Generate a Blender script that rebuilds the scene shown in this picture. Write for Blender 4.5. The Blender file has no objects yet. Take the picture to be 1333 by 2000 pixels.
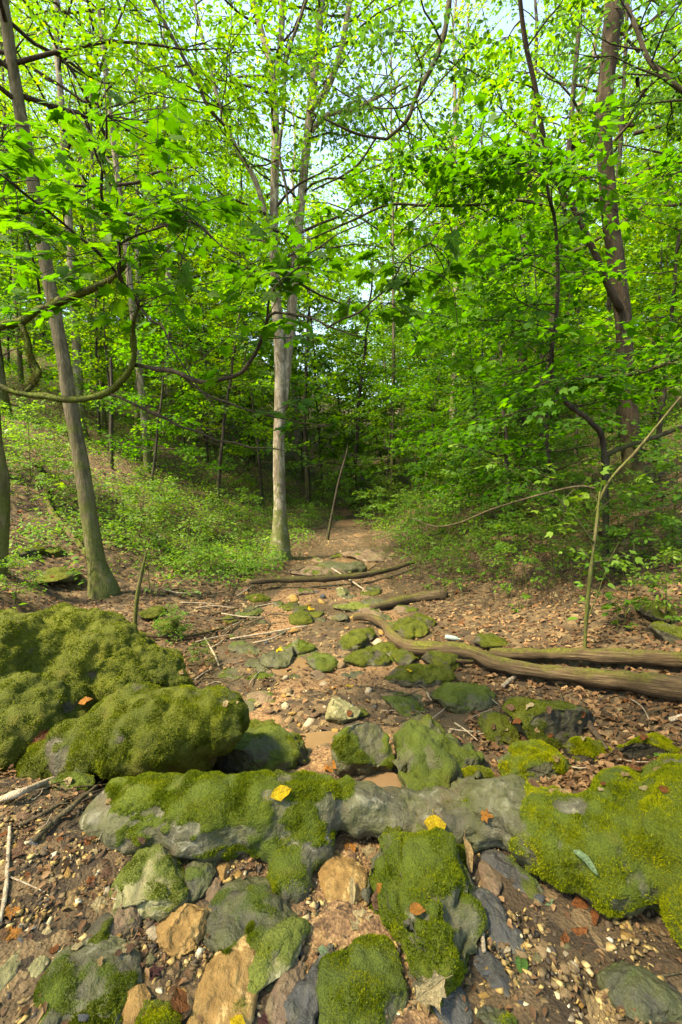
import bpy, bmesh, math, random
import numpy as np
from mathutils import Vector, Matrix, Euler

R = math.radians
SC = bpy.context.scene
COL = SC.collection

# ------------------------------------------------------------------ camera, sky, sun, exposure
CAM_Z, PITCH, FPX = 1.35, R(5.0), 889.0
cam_d = bpy.data.cameras.new('camera')
cam = bpy.data.objects.new('camera', cam_d)
COL.objects.link(cam)
cam.location = (0, 0, CAM_Z)
cam.rotation_euler = (R(90) - PITCH, 0, 0)
cam_d.sensor_fit = 'VERTICAL'
cam_d.sensor_height = 36.0
cam_d.lens = 36.0 * FPX / 2000.0
cam_d.clip_start, cam_d.clip_end = 0.05, 2000
SC.camera = cam

SUN_EL, SUN_AZ = R(55), R(-116)          # azimuth measured from the view direction (+Y) towards +X
world = bpy.data.worlds.new('World')
SC.world = world
world.use_nodes = True
wn = world.node_tree.nodes
sky = wn.new('ShaderNodeTexSky')
sky.sky_type = 'NISHITA'
sky.sun_disc = False
sky.sun_elevation = SUN_EL
sky.sun_rotation = SUN_AZ
sky.air_density, sky.dust_density, sky.ozone_density = 1.0, 0.6, 2.0
wn['Background'].inputs['Strength'].default_value = 0.125
world.node_tree.links.new(sky.outputs['Color'], wn['Background'].inputs['Color'])

sun_d = bpy.data.lights.new('sun', 'SUN')
sun_d.energy, sun_d.angle, sun_d.color = 3.7, R(10.0), (1.0, 0.95, 0.86)
sun = bpy.data.objects.new('sun', sun_d)
COL.objects.link(sun)
sun.location = (-20, 25, 40)
to_sun = Vector((math.sin(SUN_AZ) * math.cos(SUN_EL), math.cos(SUN_AZ) * math.cos(SUN_EL), math.sin(SUN_EL)))
sun.rotation_euler = to_sun.to_track_quat('Z', 'Y').to_euler()

VS = SC.view_settings
VS.view_transform, VS.look, VS.gamma, VS.exposure = 'Standard', 'None', 1.0, 2.7
VS.use_curve_mapping = False
try:
    VS.use_white_balance = True
    VS.white_balance_temperature, VS.white_balance_tint = 8400, 9
except Exception:
    pass
CY = SC.cycles
CY.max_bounces, CY.diffuse_bounces, CY.glossy_bounces, CY.transmission_bounces = 7, 5, 2, 5
CY.use_denoising = True
CY.sample_clamp_indirect = 6.0
CY.caustics_reflective = CY.caustics_refractive = False

# ------------------------------------------------------------------ numbers: noise, rays, ground
def _h(ix, iy, iz, seed):
    n = (ix.astype(np.int64) * 374761393 + iy.astype(np.int64) * 668265263 + iz.astype(np.int64) * 2147483647 + seed * 974711) & 0x7fffffff
    n = ((n ^ (n >> 13)) * 1274126177) & 0x7fffffff
    n = ((n ^ (n >> 16)) * 1103515245 + 12345) & 0x7fffffff
    return ((n >> 8) & 0xffff) / 65535.0

def vnoise(P, seed=0):
    P = np.asarray(P, float)
    i = np.floor(P).astype(np.int64); f = P - i
    f = f * f * (3 - 2 * f)
    r = 0
    for dx in (0, 1):
        for dy in (0, 1):
            for dz in (0, 1):
                w = (f[:, 0] if dx else 1 - f[:, 0]) * (f[:, 1] if dy else 1 - f[:, 1]) * (f[:, 2] if dz else 1 - f[:, 2])
                r = r + w * _h(i[:, 0] + dx, i[:, 1] + dy, i[:, 2] + dz, seed)
    return r * 2 - 1

def fbm(P, seed=0, octs=4, gain=0.5):
    a, s, r = 1.0, 1.0, 0
    P = np.asarray(P, float)
    for k in range(octs):
        r = r + a * vnoise(P * s + 17.3 * k, seed + k)
        a *= gain; s *= 2.03
    return r

def sstep(a, b, x):
    t = np.clip((x - a) / (b - a), 0, 1)
    return t * t * (3 - 2 * t)

def ray(px, py):
    u, v = (px - 666.5) / FPX, (1000 - py) / FPX
    return np.array((u, math.cos(PITCH) + v * math.sin(PITCH), -math.sin(PITCH) + v * math.cos(PITCH)))

def at(px, py, y):
    d = ray(px, py)
    return np.array((0, 0, CAM_Z)) + d * (y / d[1])

def project(P):
    P = np.atleast_2d(P)
    x, y, z = P[:, 0], P[:, 1], P[:, 2] - CAM_Z
    c, s = math.cos(PITCH), math.sin(PITCH)
    dep = y * c - z * s
    up = y * s + z * c
    dep = np.where(dep < 0.05, 0.05, dep)
    return 666.5 + FPX * x / dep, 1000 - FPX * up / dep, dep

CXY, CXX = [0, 2, 3, 4.5, 6.5, 9, 13, 19, 25, 40, 80], [-.05, .05, 0, -.12, -.1, .02, .2, .5, .6, 2, 6]
BZY, BZZ = [-60, 0, 1.75, 2.25, 3, 4, 6, 9, 13, 19, 26, 34, 46, 60, 120, 400], [.6, .03, 0, -.30, -.40, -.44, -.50, -.50, -.42, -.2, .5, 2.2, 6.0, 9.5, 16, 30]
WDY, WDW = [-10, 0, 2, 3, 4, 6, 9, 13, 19, 40], [2.0, 1.0, .85, .9, 1.15, 1.25, .9, .6, .4, .4]

def stream_d(x, y):
    return np.abs(x - np.interp(y, CXY, CXX)) - np.interp(y, WDY, WDW)

def height(x, y):
    x = np.asarray(x, float); y = np.asarray(y, float)
    c = np.interp(y, CXY, CXX); w = np.interp(y, WDY, WDW)
    s = x - c
    d = np.maximum(np.abs(s) - w, 0)
    left = .12 * d + .36 * np.maximum(d - 1.9, 0)
    right = .20 * d + .21 * np.maximum(d - 1.0, 0)
    left = np.where(left > 9, 9 + (left - 9) * .25, left)
    right = np.where(right > 9, 9 + (right - 9) * .25, right)
    near = sstep(0.2, 2.6, y) * .75 + .25
    b = np.where(s < 0, left, right) * near
    P = np.stack([x, y, np.zeros_like(x)], -1).reshape(-1, 3)
    n1 = fbm(P * .55, 3, 3).reshape(x.shape)
    n2 = fbm(P * 3.1, 8, 3).reshape(x.shape)
    k = sstep(0, 2.5, d)
    bed_dip = -.05 * (1 - sstep(0, .9, np.abs(s))) * (y < 2.2)
    return np.interp(y, BZY, BZZ) + b + n1 * (.02 + .16 * k) + n2 * (.018 + .03 * k) + bed_dip

def gz(x, y):
    return float(height(np.array([x]), np.array([y]))[0])

def ghit(px, py, ymax=60.0):
    d = ray(px, py)
    t = np.concatenate([np.linspace(.5, 8, 900), np.linspace(8, ymax, 1600)])
    P = np.array((0, 0, CAM_Z)) + t[:, None] * d
    z = height(P[:, 0], P[:, 1])
    k = np.nonzero(P[:, 2] < z)[0]
    return P[k[0]] if len(k) else None

def gnormal(x, y, e=.06):
    x = np.asarray(x, float); y = np.asarray(y, float)
    n = np.stack([-(height(x + e, y) - height(x - e, y)) / (2 * e), -(height(x, y + e) - height(x, y - e)) / (2 * e), np.ones_like(x)], -1)
    return n / np.linalg.norm(n, axis=-1, keepdims=True)

def unit(v):
    v = np.asarray(v, float)
    return v / np.maximum(np.linalg.norm(v, axis=-1, keepdims=True), 1e-9)

# ------------------------------------------------------------------ meshes, objects
def new_mesh(name, V, faces, mat=None, smooth=False, attrs=None):
    """V (n,3); faces: list of index arrays (m,3) / (m,4)."""
    me = bpy.data.meshes.new(name)
    V = np.ascontiguousarray(V, np.float32)
    faces = [np.asarray(f, np.int32) for f in (faces if isinstance(faces, list) else [faces]) if len(f)]
    me.vertices.add(len(V)); me.vertices.foreach_set('co', V.ravel())
    loops = np.concatenate([f.ravel() for f in faces])
    counts = np.concatenate([np.full(len(f), f.shape[1], np.int32) for f in faces])
    starts = np.concatenate([[0], np.cumsum(counts)[:-1]]).astype(np.int32)
    me.loops.add(len(loops)); me.loops.foreach_set('vertex_index', loops)
    me.polygons.add(len(counts)); me.polygons.foreach_set('loop_start', starts)
    if smooth:
        me.polygons.foreach_set('use_smooth', np.ones(len(counts), bool))
    for k, v in (attrs or {}).items():
        a = me.attributes.new(k, 'FLOAT', 'POINT')
        a.data.foreach_set('value', np.ascontiguousarray(v, np.float32))
    if mat: me.materials.append(mat)
    me.update(calc_edges=True)
    return me

def link(name, me, parent=None, loc=None, kind=None):
    o = bpy.data.objects.new(name, me)
    COL.objects.link(o)
    if parent: o.parent = parent
    if loc is not None: o.location = loc
    if kind: o['kind'] = kind
    return o

def tag(o, label, cat, group=None):
    o['label'] = label; o['category'] = cat
    if group: o['group'] = group
    return o

def thing(name, label, cat, loc=(0, 0, 0), group=None):
    return tag(link(name, None, loc=loc), label, cat, group)

def join(parts):
    """list of (V, [faces], attrs) -> one."""
    off, Vs, Fs, As = 0, [], {}, {}
    for p in parts:
        V, F = p[0], p[1]
        F = F if isinstance(F, list) else [F]
        for f in F:
            f = np.asarray(f)
            if len(f): Fs.setdefault(f.shape[1], []).append(f + off)
        if len(p) > 2:
            for k, v in p[2].items(): As.setdefault(k, []).append(v)
        Vs.append(V); off += len(V)
    return np.concatenate(Vs), [np.concatenate(v) for v in Fs.values()], {k: np.concatenate(v) for k, v in As.items()}

def resample(pts, n):
    pts = np.asarray(pts, float)
    if len(pts) == 2: pts = np.array([pts[0], (pts[0] + pts[1]) / 2, pts[1]])
    # Catmull-Rom through the points
    P = np.vstack([2 * pts[0] - pts[1], pts, 2 * pts[-1] - pts[-2]])
    out = []
    m = len(pts) - 1
    for s in np.linspace(0, m - 1e-6, n):
        i = int(s); t = s - i
        a, b, c, d = P[i:i + 4]
        out.append(.5 * (2 * b + (c - a) * t + (2 * a - 5 * b + 4 * c - d) * t * t + (3 * b - a - 3 * c + d) * t ** 3))
    return np.array(out)

def tube(path, radii, seg=8, bump=0.0, seed=0, freq=6.0, caps=True, flat=1.0):
    path = np.asarray(path, float); n = len(path)
    radii = np.interp(np.linspace(0, 1, n), np.linspace(0, 1, len(radii)), radii) if len(radii) != n else np.asarray(radii, float)
    T = unit(np.gradient(path, axis=0))
    ref = np.array((0, 0, 1.0)) if abs(T[:, 2]).mean() < .8 else np.array((1.0, 0, 0))
    A = unit(np.cross(T, ref)); B = unit(np.cross(A, T))
    th = np.linspace(0, 2 * np.pi, seg, endpoint=False)
    ring = np.cos(th)[None, :, None] * A[:, None] + flat * np.sin(th)[None, :, None] * B[:, None]
    V = path[:, None] + ring * radii[:, None, None]
    V = V.reshape(-1, 3)
    if bump:
        rr = np.repeat(radii, seg)
        V = V + ring.reshape(-1, 3) * (fbm(V * freq, seed, 3) * bump * rr)[:, None]
    i = np.arange(n - 1)[:, None] * seg; j = np.arange(seg)[None]
    a = i + j; b = i + (j + 1) % seg
    F = [np.stack([a, b, b + seg, a + seg], -1).reshape(-1, 4)]
    if caps:
        V = np.vstack([V, path[0] - T[0] * radii[0] * .3, path[-1] + T[-1] * radii[-1] * .6])
        k = n * seg
        jj = np.arange(seg); kk = (jj + 1) % seg
        F.append(np.stack([np.full(seg, k), kk, jj], -1))
        F.append(np.stack([np.full(seg, k + 1), jj + (n - 1) * seg, kk + (n - 1) * seg], -1))
    return V, F

def ico(sub):
    bm = bmesh.new(); bmesh.ops.create_icosphere(bm, subdivisions=sub, radius=1.0)
    V = np.array([v.co[:] for v in bm.verts]); F = np.array([[v.index for v in f.verts] for f in bm.faces]); bm.free()
    return V, F
ICO = {s: ico(s) for s in (1, 2, 3, 4, 5, 6)}

def vnormals(V, F):
    n = np.zeros_like(V)
    tri = F if F.shape[1] == 3 else np.vstack([F[:, :3], F[:, [0, 2, 3]]])
    fn = np.cross(V[tri[:, 1]] - V[tri[:, 0]], V[tri[:, 2]] - V[tri[:, 0]])
    for k in range(3): np.add.at(n, tri[:, k], fn)
    return unit(n)

# ------------------------------------------------------------------ leaves
def fan(outline, fold=0.12, droop=0.0):
    """a leaf from its right-hand outline (x along, y half width), folded along the midrib; triangles."""
    o = np.array(outline, float)
    m = len(o)
    mid = np.stack([o[:, 0], np.zeros(m), -droop * o[:, 0] ** 2], -1)
    Rv = np.stack([o[:, 0], o[:, 1], fold * o[:, 1] - droop * o[:, 0] ** 2], -1)
    Lv = Rv * np.array((1, -1, 1))
    V = np.vstack([mid, Rv, Lv]); F = []
    for k in range(m - 1):
        for s in (1, 2):
            a, b, c, d = k, k + 1, s * m + k + 1, s * m + k
            q = [(a, b, c), (a, c, d)] if s == 1 else [(a, c, b), (a, d, c)]
            for t in q:
                P = V[list(t)]
                if np.linalg.norm(np.cross(P[1] - P[0], P[2] - P[0])) > 1e-5: F.append(t)
    return V, np.array(F)

L_DIAM = (np.array([(0, 0, 0), (.45, .26, .05), (1, 0, -.08), (.45, -.26, .05)]), np.array([(0, 2, 1), (0, 3, 2)]))
L_OVAL = (np.array([(0, 0, 0), (.28, .23, .05), (.68, .2, .03), (1, 0, -.12), (.68, -.2, .03), (.28, -.23, .05), (.5, 0, 0)]),
          np.array([(0, 6, 1), (1, 6, 2), (2, 6, 3), (3, 6, 4), (4, 6, 5), (5, 6, 0)]))
# maple outline, polar: five pointed lobes with notches
def maple_leaf(seed=0, curl=.1):
    rg = np.random.default_rng(seed)
    ang = [180, 150, 118, 98, 78, 62, 46, 30, 14, 0]
    rad = [.30, .50, .60, .46, .40, .80, .62, .50, .78, 1.0]
    pts = [(math.cos(R(a)) * r, math.sin(R(a)) * r) for a, r in zip(ang, rad)]
    pts = pts + [(x, -y) for x, y in pts[-2:0:-1]]
    o = np.array(pts); o[:, 0] += .35
    o = o / 1.35 + rg.normal(0, .012, o.shape)
    z = -curl * ((o[:, 0] - .3) ** 2 + 1.6 * o[:, 1] ** 2) + .1 * np.abs(o[:, 1])
    V = np.vstack([np.column_stack([o, z]), (.27, 0, .02)])
    n = len(o)
    F = np.array([(n, (k + 1) % n, k) for k in range(n)])
    return V, F
L_MAPLE = maple_leaf(1)
# a simpler three-lobed leaf for mass foliage
L_LOBE = (np.array([(0, 0, 0), (.22, .34, .03), (.55, .44, -.05), (.52, .2, .03), (1, 0, -.1), (.52, -.2, .03), (.55, -.44, -.05), (.22, -.34, .03)]),
          np.array([(0, 4, 3), (0, 5, 4), (0, 3, 1), (1, 3, 2), (0, 7, 5), (7, 6, 5)]))
DRY = fan([(0, .03), (.38, .27), (.75, .18), (1, 0.0)], fold=.5, droop=.4)
DRY2 = fan([(0, .02), (.2, .30), (.36, .15), (.58, .34), (1, 0.0)], fold=-.3, droop=-.2)

def leaves(P, D, N, S, tpl, rng, wid=None):
    """place n leaves: positions, tip directions, normals, sizes -> V, F, attrs"""
    TV, TF = tpl
    n, m = len(P), len(TV)
    D = unit(D); N = unit(N - (N * D).sum(1, keepdims=True) * D); W = np.cross(N, D)
    wid = np.ones(n) if wid is None else wid
    V = P[:, None] + S[:, None, None] * (TV[None, :, 0:1] * D[:, None] + (wid[:, None] * TV[None, :, 1])[..., None] * W[:, None] + TV[None, :, 2:3] * N[:, None])
    F = TF[None] + (np.arange(n) * m)[:, None, None]
    rnd = np.repeat(rng.random(n), m)
    return V.reshape(-1, 3), [F.reshape(-1, TF.shape[1])], {'rnd': rnd}

def spray_leaves(rng, pos, dirs, length, nleaf, size, tpl, flat=.25, droop=.25, spread=.42, jit=.05):
    """flat twig sprays: for each spray nleaf leaves lie about its plane."""
    K = len(pos)
    dirs = unit(dirs); up = np.array((0, 0, 1.0))
    side = unit(np.cross(dirs, up)); nrm = unit(np.cross(side, dirs) + rng.normal(0, flat, (K, 3)))
    side = unit(np.cross(dirs, nrm))
    s = rng.random((K, nleaf)) ** .8; sg = rng.choice([-1.0, 1.0], (K, nleaf))
    lat = rng.random((K, nleaf)) * spread * (1.05 - .7 * s) * sg
    L = np.broadcast_to(np.asarray(length, float).reshape(-1, 1), (K, nleaf))
    P = pos[:, None] + dirs[:, None] * (s * L)[..., None] + side[:, None] * (lat * L)[..., None]
    P = P + rng.normal(0, jit, P.shape) * L[..., None]
    P[..., 2] -= droop * (s ** 2 + .6 * lat ** 2) * L
    a = sg * rng.uniform(.3, 1.2, (K, nleaf))
    D = dirs[:, None] * np.cos(a)[..., None] + side[:, None] * np.sin(a)[..., None]
    D = D + rng.normal(0, .18, D.shape); D[..., 2] -= rng.random((K, nleaf)) * .55
    N = nrm[:, None] + rng.normal(0, .32, P.shape)
    S = size * rng.uniform(.55, 1.2, (K, nleaf))
    n = K * nleaf
    return leaves(P.reshape(n, 3), D.reshape(n, 3), N.reshape(n, 3), S.reshape(n), tpl, rng)

def twigs(pos, dirs, length, droop, r=.004):
    """thin three-sided twig for each spray"""
    out = []
    dirs = unit(dirs); length = np.broadcast_to(np.asarray(length, float), (len(pos),))
    for p, d, l in zip(pos, dirs, length):
        t = np.array((0, .5, 1.0))[:, None]
        q = p + d * t * l; q[:, 2] -= droop * t[:, 0] ** 2 * l
        out.append(tube(q, [r, r * .7, r * .3], 3, caps=False))
    return out
# ------------------------------------------------------------------ materials
def nmat(name):
    m = bpy.data.materials.new(name); m.use_nodes = True
    nt = m.node_tree; nt.nodes.clear()
    out = nt.nodes.new('ShaderNodeOutputMaterial')
    return m, nt, out

class NT:
    def __init__(s, nt): s.nt = nt
    def n(s, t, **kw):
        x = s.nt.nodes.new(t)
        for k, v in kw.items():
            if k in x.inputs: x.inputs[k].default_value = v
            else: setattr(x, k, v)
        return x
    def l(s, a, b): s.nt.links.new(a, b)
    def ramp(s, fac, stops, interp='LINEAR'):
        r = s.n('ShaderNodeValToRGB'); r.color_ramp.interpolation = interp
        e = r.color_ramp.elements
        while len(e) < len(stops): e.new(.5)
        for k, (p, c) in enumerate(stops):
            e[k].position = p; e[k].color = (*c, 1)
        if fac is not None: s.l(fac, r.inputs['Fac'])
        return r.outputs['Color']
    def noise(s, scale, detail=4, rough=.55, vec=None, dist=0.0):
        x = s.n('ShaderNodeTexNoise'); x.inputs['Scale'].default_value = scale; x.inputs['Detail'].default_value = detail
        x.inputs['Roughness'].default_value = rough; x.inputs['Distortion'].default_value = dist
        if vec is not None: s.l(vec, x.inputs['Vector'])
        return x.outputs['Fac']
    def vor(s, scale, vec=None, feature='F1', rnd=1.0):
        x = s.n('ShaderNodeTexVoronoi'); x.feature = feature; x.inputs['Scale'].default_value = scale; x.inputs['Randomness'].default_value = rnd
        if vec is not None: s.l(vec, x.inputs['Vector'])
        return x
    def coord(s, what='Object'): return s.n('ShaderNodeTexCoord').outputs[what]
    def mapping(s, vec, scale):
        x = s.n('ShaderNodeMapping'); x.inputs['Scale'].default_value = scale; s.l(vec, x.inputs['Vector']); return x.outputs[0]
    def math(s, op, a, b=None, c=None, clamp=False):
        x = s.n('ShaderNodeMath'); x.operation = op; x.use_clamp = clamp
        for k, v in enumerate((a, b, c)):
            if v is None: continue
            if isinstance(v, (int, float)): x.inputs[k].default_value = v
            else: s.l(v, x.inputs[k])
        return x.outputs[0]
    def mix(s, fac, a, b, blend='MIX'):
        x = s.n('ShaderNodeMix'); x.data_type = 'RGBA'; x.blend_type = blend
        for k, v in (('Factor', fac), ('A', a), ('B', b)):
            i = [q for q in x.inputs if q.name == k and (q.type == 'RGBA' or (k == 'Factor' and q.type == 'VALUE'))][0]
            if isinstance(v, (int, float)): i.default_value = v
            elif isinstance(v, tuple): i.default_value = (*v, 1)
            else: s.l(v, i)
        return [q for q in x.outputs if q.type == 'RGBA'][0]
    def attr(s, name): return s.n('ShaderNodeAttribute', attribute_name=name).outputs['Fac']
    def mr(s, v, a, b, c=0.0, d=1.0):
        x = s.n('ShaderNodeMapRange'); x.inputs[1].default_value = a; x.inputs[2].default_value = b; x.inputs[3].default_value = c; x.inputs[4].default_value = d
        s.l(v, x.inputs[0]); return x.outputs[0]
    def bump(s, h, strength=.5, dist=.01):
        x = s.n('ShaderNodeBump'); x.inputs['Strength'].default_value = strength; x.inputs['Distance'].default_value = dist
        s.l(h, x.inputs['Height']); return x.outputs[0]
    def principled(s, color, rough=.8, spec=.3, normal=None):
        p = s.n('ShaderNodeBsdfPrincipled')
        if isinstance(color, tuple): p.inputs['Base Color'].default_value = (*color, 1)
        else: s.l(color, p.inputs['Base Color'])
        if isinstance(rough, (int, float)): p.inputs['Roughness'].default_value = rough
        else: s.l(rough, p.inputs['Roughness'])
        p.inputs['Specular IOR Level'].default_value = spec
        if normal is not None: s.l(normal, p.inputs['Normal'])
        return p.outputs[0]

def leaf_mat(name, stops, tint=(1.9, 1.7, .6), trans=.5, rough=.5, spec=.22):
    m, nt, out = nmat(name); g = NT(nt)
    geo = g.n('ShaderNodeNewGeometry')
    big = g.noise(.9, 2, vec=geo.outputs['Position'])
    f = g.math('ADD', g.math('MULTIPLY', g.attr('rnd'), .7), g.math('MULTIPLY', g.mr(big, .3, .7), .3))
    c = g.ramp(f, stops)
    tr = g.mix(1.0, c, tint, 'MULTIPLY')
    p = g.principled(c, rough, spec)
    t = g.n('ShaderNodeBsdfTranslucent'); g.l(tr, t.inputs['Color'])
    mx = g.n('ShaderNodeMixShader'); mx.inputs[0].default_value = trans
    g.l(p, mx.inputs[1]); g.l(t.outputs[0], mx.inputs[2]); g.l(mx.outputs[0], out.inputs['Surface'])
    return m

M = {}
M['leaf'] = leaf_mat('broad_leaf', [(0, (.030, .096, .008)), (.45, (.055, .148, .009)), (.8, (.092, .192, .010)), (1, (.165, .24, .011))], (2.5, 2.3, 1.0), .5)
M['leaf_yellow'] = leaf_mat('yellow_green_leaf', [(0, (.052, .135, .006)), (.5, (.10, .195, .007)), (1, (.19, .25, .010))], (2.2, 2.1, 1.0), .5)  # yellower green than the broad leaf, the same all over a crown
M['leaf_maple'] = leaf_mat('maple_leaf', [(0, (.024, .085, .006)), (.6, (.040, .118, .008)), (1, (.078, .16, .012))], (1.7, 1.9, .6), .56, .6, .15)
M['leaf_blue'] = leaf_mat('high_leaf', [(0, (.032, .085, .016)), (.6, (.045, .115, .020)), (1, (.07, .15, .022))], (1.5, 1.6, .9), .45)
M['leaf_low'] = leaf_mat('seedling_leaf', [(0, (.050, .135, .014)), (.5, (.080, .185, .020)), (1, (.15, .24, .024))], (2.0, 1.9, .8), .45)
M['leaf_fern'] = leaf_mat('ground_leaf', [(0, (.045, .105, .010)), (.6, (.08, .155, .014)), (1, (.13, .195, .02))], (1.8, 1.8, .8), .42)
M['dry'] = leaf_mat('dry_leaf', [(0, (.035, .018, .008)), (.35, (.085, .043, .018)), (.65, (.15, .08, .034)), (.88, (.25, .15, .068)), (1, (.38, .27, .13))], (1.1, 1.0, .8), .12, .75, .2)

def maple_mat():
    m, nt, out = nmat('near_maple_leaf'); g = NT(nt)
    co = g.coord('Object')
    sep = g.n('ShaderNodeSeparateXYZ'); g.l(co, sep.inputs[0])
    x, y = g.math('SUBTRACT', sep.outputs['X'], .22), g.math('ABSOLUTE', sep.outputs['Y'])
    d = None
    for a in (0, 52, 108):
        s, c = math.sin(R(a)), math.cos(R(a))
        perp = g.math('ABSOLUTE', g.math('SUBTRACT', g.math('MULTIPLY', x, s), g.math('MULTIPLY', y, c)))
        along = g.math('ADD', g.math('MULTIPLY', x, c), g.math('MULTIPLY', y, s))
        perp = g.math('ADD', perp, g.math('MULTIPLY', g.math('LESS_THAN', along, 0.0), 1.0))
        d = perp if d is None else g.math('MINIMUM', d, perp)
    vein = g.mr(d, .008, .022, 1, 0)
    oi = g.n('ShaderNodeObjectInfo').outputs['Random']
    n1 = g.noise(5, 4, .6, co); 
    f = g.math('ADD', g.math('MULTIPLY', oi, .6), g.math('MULTIPLY', n1, .4))
    c = g.ramp(f, [(.1, (.024, .078, .008)), (.5, (.037, .105, .009)), (.9, (.064, .138, .011))])
    c = g.mix(g.math('MULTIPLY', vein, .55), c, (.12, .22, .03))
    c = g.mix(g.mr(g.noise(23, 3, .6, co), .70, .74, 0, .8), c, (.07, .045, .015))
    p = g.principled(c, .6, .18, g.bump(g.math('SUBTRACT', n1, g.math('MULTIPLY', vein, .5)), .4, .05))
    t = g.n('ShaderNodeBsdfTranslucent'); g.l(g.mix(1.0, c, (1.7, 1.9, .6), 'MULTIPLY'), t.inputs['Color'])
    mx = g.n('ShaderNodeMixShader'); mx.inputs[0].default_value = .6
    g.l(p, mx.inputs[1]); g.l(t.outputs[0], mx.inputs[2]); g.l(mx.outputs[0], out.inputs['Surface'])
    return m
M['maple_near'] = maple_mat()

def flat_leaf(name, col, rough=.6, spots=None, trans=.2):
    m, nt, out = nmat(name); g = NT(nt)
    co = g.coord('Object')
    oi = g.n('ShaderNodeObjectInfo').outputs['Random']
    ofs = g.n('ShaderNodeVectorMath'); ofs.operation = 'ADD'; g.l(co, ofs.inputs[0])
    cb = g.n('ShaderNodeCombineXYZ'); g.l(g.math('MULTIPLY', oi, 30), cb.inputs[2]); g.l(cb.outputs[0], ofs.inputs[1])
    q = ofs.outputs[0]
    n1 = g.noise(4, 5, .65, q); n2 = g.noise(14, 4, .6, q)
    sep = g.n('ShaderNodeSeparateXYZ'); g.l(co, sep.inputs[0])
    ay = g.math('ABSOLUTE', sep.outputs['Y'])
    rib = g.mr(ay, .006, .02, 1, 0)
    sv = g.math('FRACT', g.math('MULTIPLY', g.math('SUBTRACT', sep.outputs['X'], g.math('MULTIPLY', ay, .9)), 7.5))
    side = g.mr(g.math('ABSOLUTE', g.math('SUBTRACT', sv, .5)), .0, .07, 1, 0)
    vein = g.math('MAXIMUM', rib, g.math('MULTIPLY', side, .6))
    dark = spots or tuple(x * .4 for x in col)
    c = g.mix(g.mr(n1, .3, .72), tuple(x * .55 for x in col), tuple(min(x * 1.1, .9) for x in col))
    c = g.mix(g.math('MULTIPLY', oi, .45), c, tuple(x * .6 for x in col))
    c = g.mix(g.mr(g.math('ADD', n2, g.math('MULTIPLY', ay, .35)), .60, .72, 0, .8), c, dark)
    c = g.mix(g.math('MULTIPLY', vein, .45), c, tuple(x * .5 for x in col))
    p = g.principled(c, rough, .25, g.bump(g.math('SUBTRACT', n1, g.math('MULTIPLY', vein, .4)), .7, .06))
    t = g.n('ShaderNodeBsdfTranslucent'); g.l(c, t.inputs['Color'])
    mx = g.n('ShaderNodeMixShader'); mx.inputs[0].default_value = trans
    g.l(p, mx.inputs[1]); g.l(t.outputs[0], mx.inputs[2]); g.l(mx.outputs[0], out.inputs['Surface'])
    return m
M['f_yellow'] = flat_leaf('yellow_fallen_leaf', (.58, .40, .015), .5, (.20, .09, .01))
M['f_tan'] = flat_leaf('tan_fallen_leaf', (.36, .24, .10), .7, (.14, .08, .03))
M['f_pale'] = flat_leaf('pale_fallen_leaf', (.42, .33, .16), .7, (.2, .13, .06))
M['f_brown'] = flat_leaf('brown_fallen_leaf', (.16, .085, .045), .7, (.06, .03, .015))
M['f_rust'] = flat_leaf('rust_fallen_leaf', (.22, .075, .018), .55, (.09, .03, .01))
M['f_orange'] = flat_leaf('orange_fallen_leaf', (.42, .175, .03), .6, (.18, .07, .02))
M['f_green'] = flat_leaf('green_fallen_leaf', (.09, .20, .035), .5)
M['f_mint'] = flat_leaf('pale_green_fallen_leaf', (.22, .32, .15), .6)
M['f_plum'] = flat_leaf('plum_fallen_leaf', (.09, .035, .03), .6)

def bark_mat(name, dark, mid, pale, moss=.4, moss_h=1.2, patch=.5, scale=1.0, speck=0.0):
    m, nt, out = nmat(name); g = NT(nt)
    co = g.coord('Object')
    st = g.mapping(co, (14 * scale, 14 * scale, 2.6 * scale))
    fine = g.mapping(co, (60 * scale, 60 * scale, 13 * scale))
    n1 = g.noise(1, 5, .65, st, .6); n2 = g.noise(1, 4, .6, fine)
    blot = g.noise(5.5, 4, .6, g.mapping(co, (1, 1, .8)))
    c = g.ramp(n1, [(.28, dark), (.5, mid), (.75, pale)])
    c = g.mix(g.mr(blot, .5, .62, 0, patch), c, pale)
    c = g.mix(g.mr(n2, .35, .6, .55, 0), c, dark)
    sep = g.n('ShaderNodeSeparateXYZ'); g.l(co, sep.inputs[0])
    low = g.mr(sep.outputs['Z'], 0, moss_h, 1, 0)
    mn = g.noise(7, 4, .6, co)
    mf = g.math('MULTIPLY', g.mr(g.math('ADD', mn, g.math('MULTIPLY', low, .3)), .60, .76), moss, clamp=True)
    mc = g.ramp(g.noise(40, 3, vec=co), [(.3, (.035, .055, .006)), (.7, (.10, .125, .015))])
    c = g.mix(mf, c, mc)
    h = g.math('ADD', n1, g.math('MULTIPLY', n2, .5))
    g.l(g.principled(c, .9, .15, g.bump(h, .9, .02)), out.inputs['Surface'])
    return m
M['bark_pale'] = bark_mat('pale_grey_bark', (.060, .046, .028), (.175, .14, .092), (.40, .355, .265), .75, 3.0, .6)
M['bark_brown'] = bark_mat('brown_bark', (.036, .030, .016), (.095, .078, .044), (.19, .16, .10), .6, 3.2, .35)
M['bark_warm'] = bark_mat('warm_brown_bark', (.016, .011, .006), (.042, .029, .017), (.095, .070, .044), .25, 1.6, .3)
M['bark_dark'] = bark_mat('dark_bark', (.014, .011, .008), (.04, .031, .022), (.085, .07, .05), .3, 1.5, .25)
M['bark_olive'] = bark_mat('olive_bark', (.04, .034, .014), (.10, .088, .035), (.2, .17, .08), .55, 3.5, .3)
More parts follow.
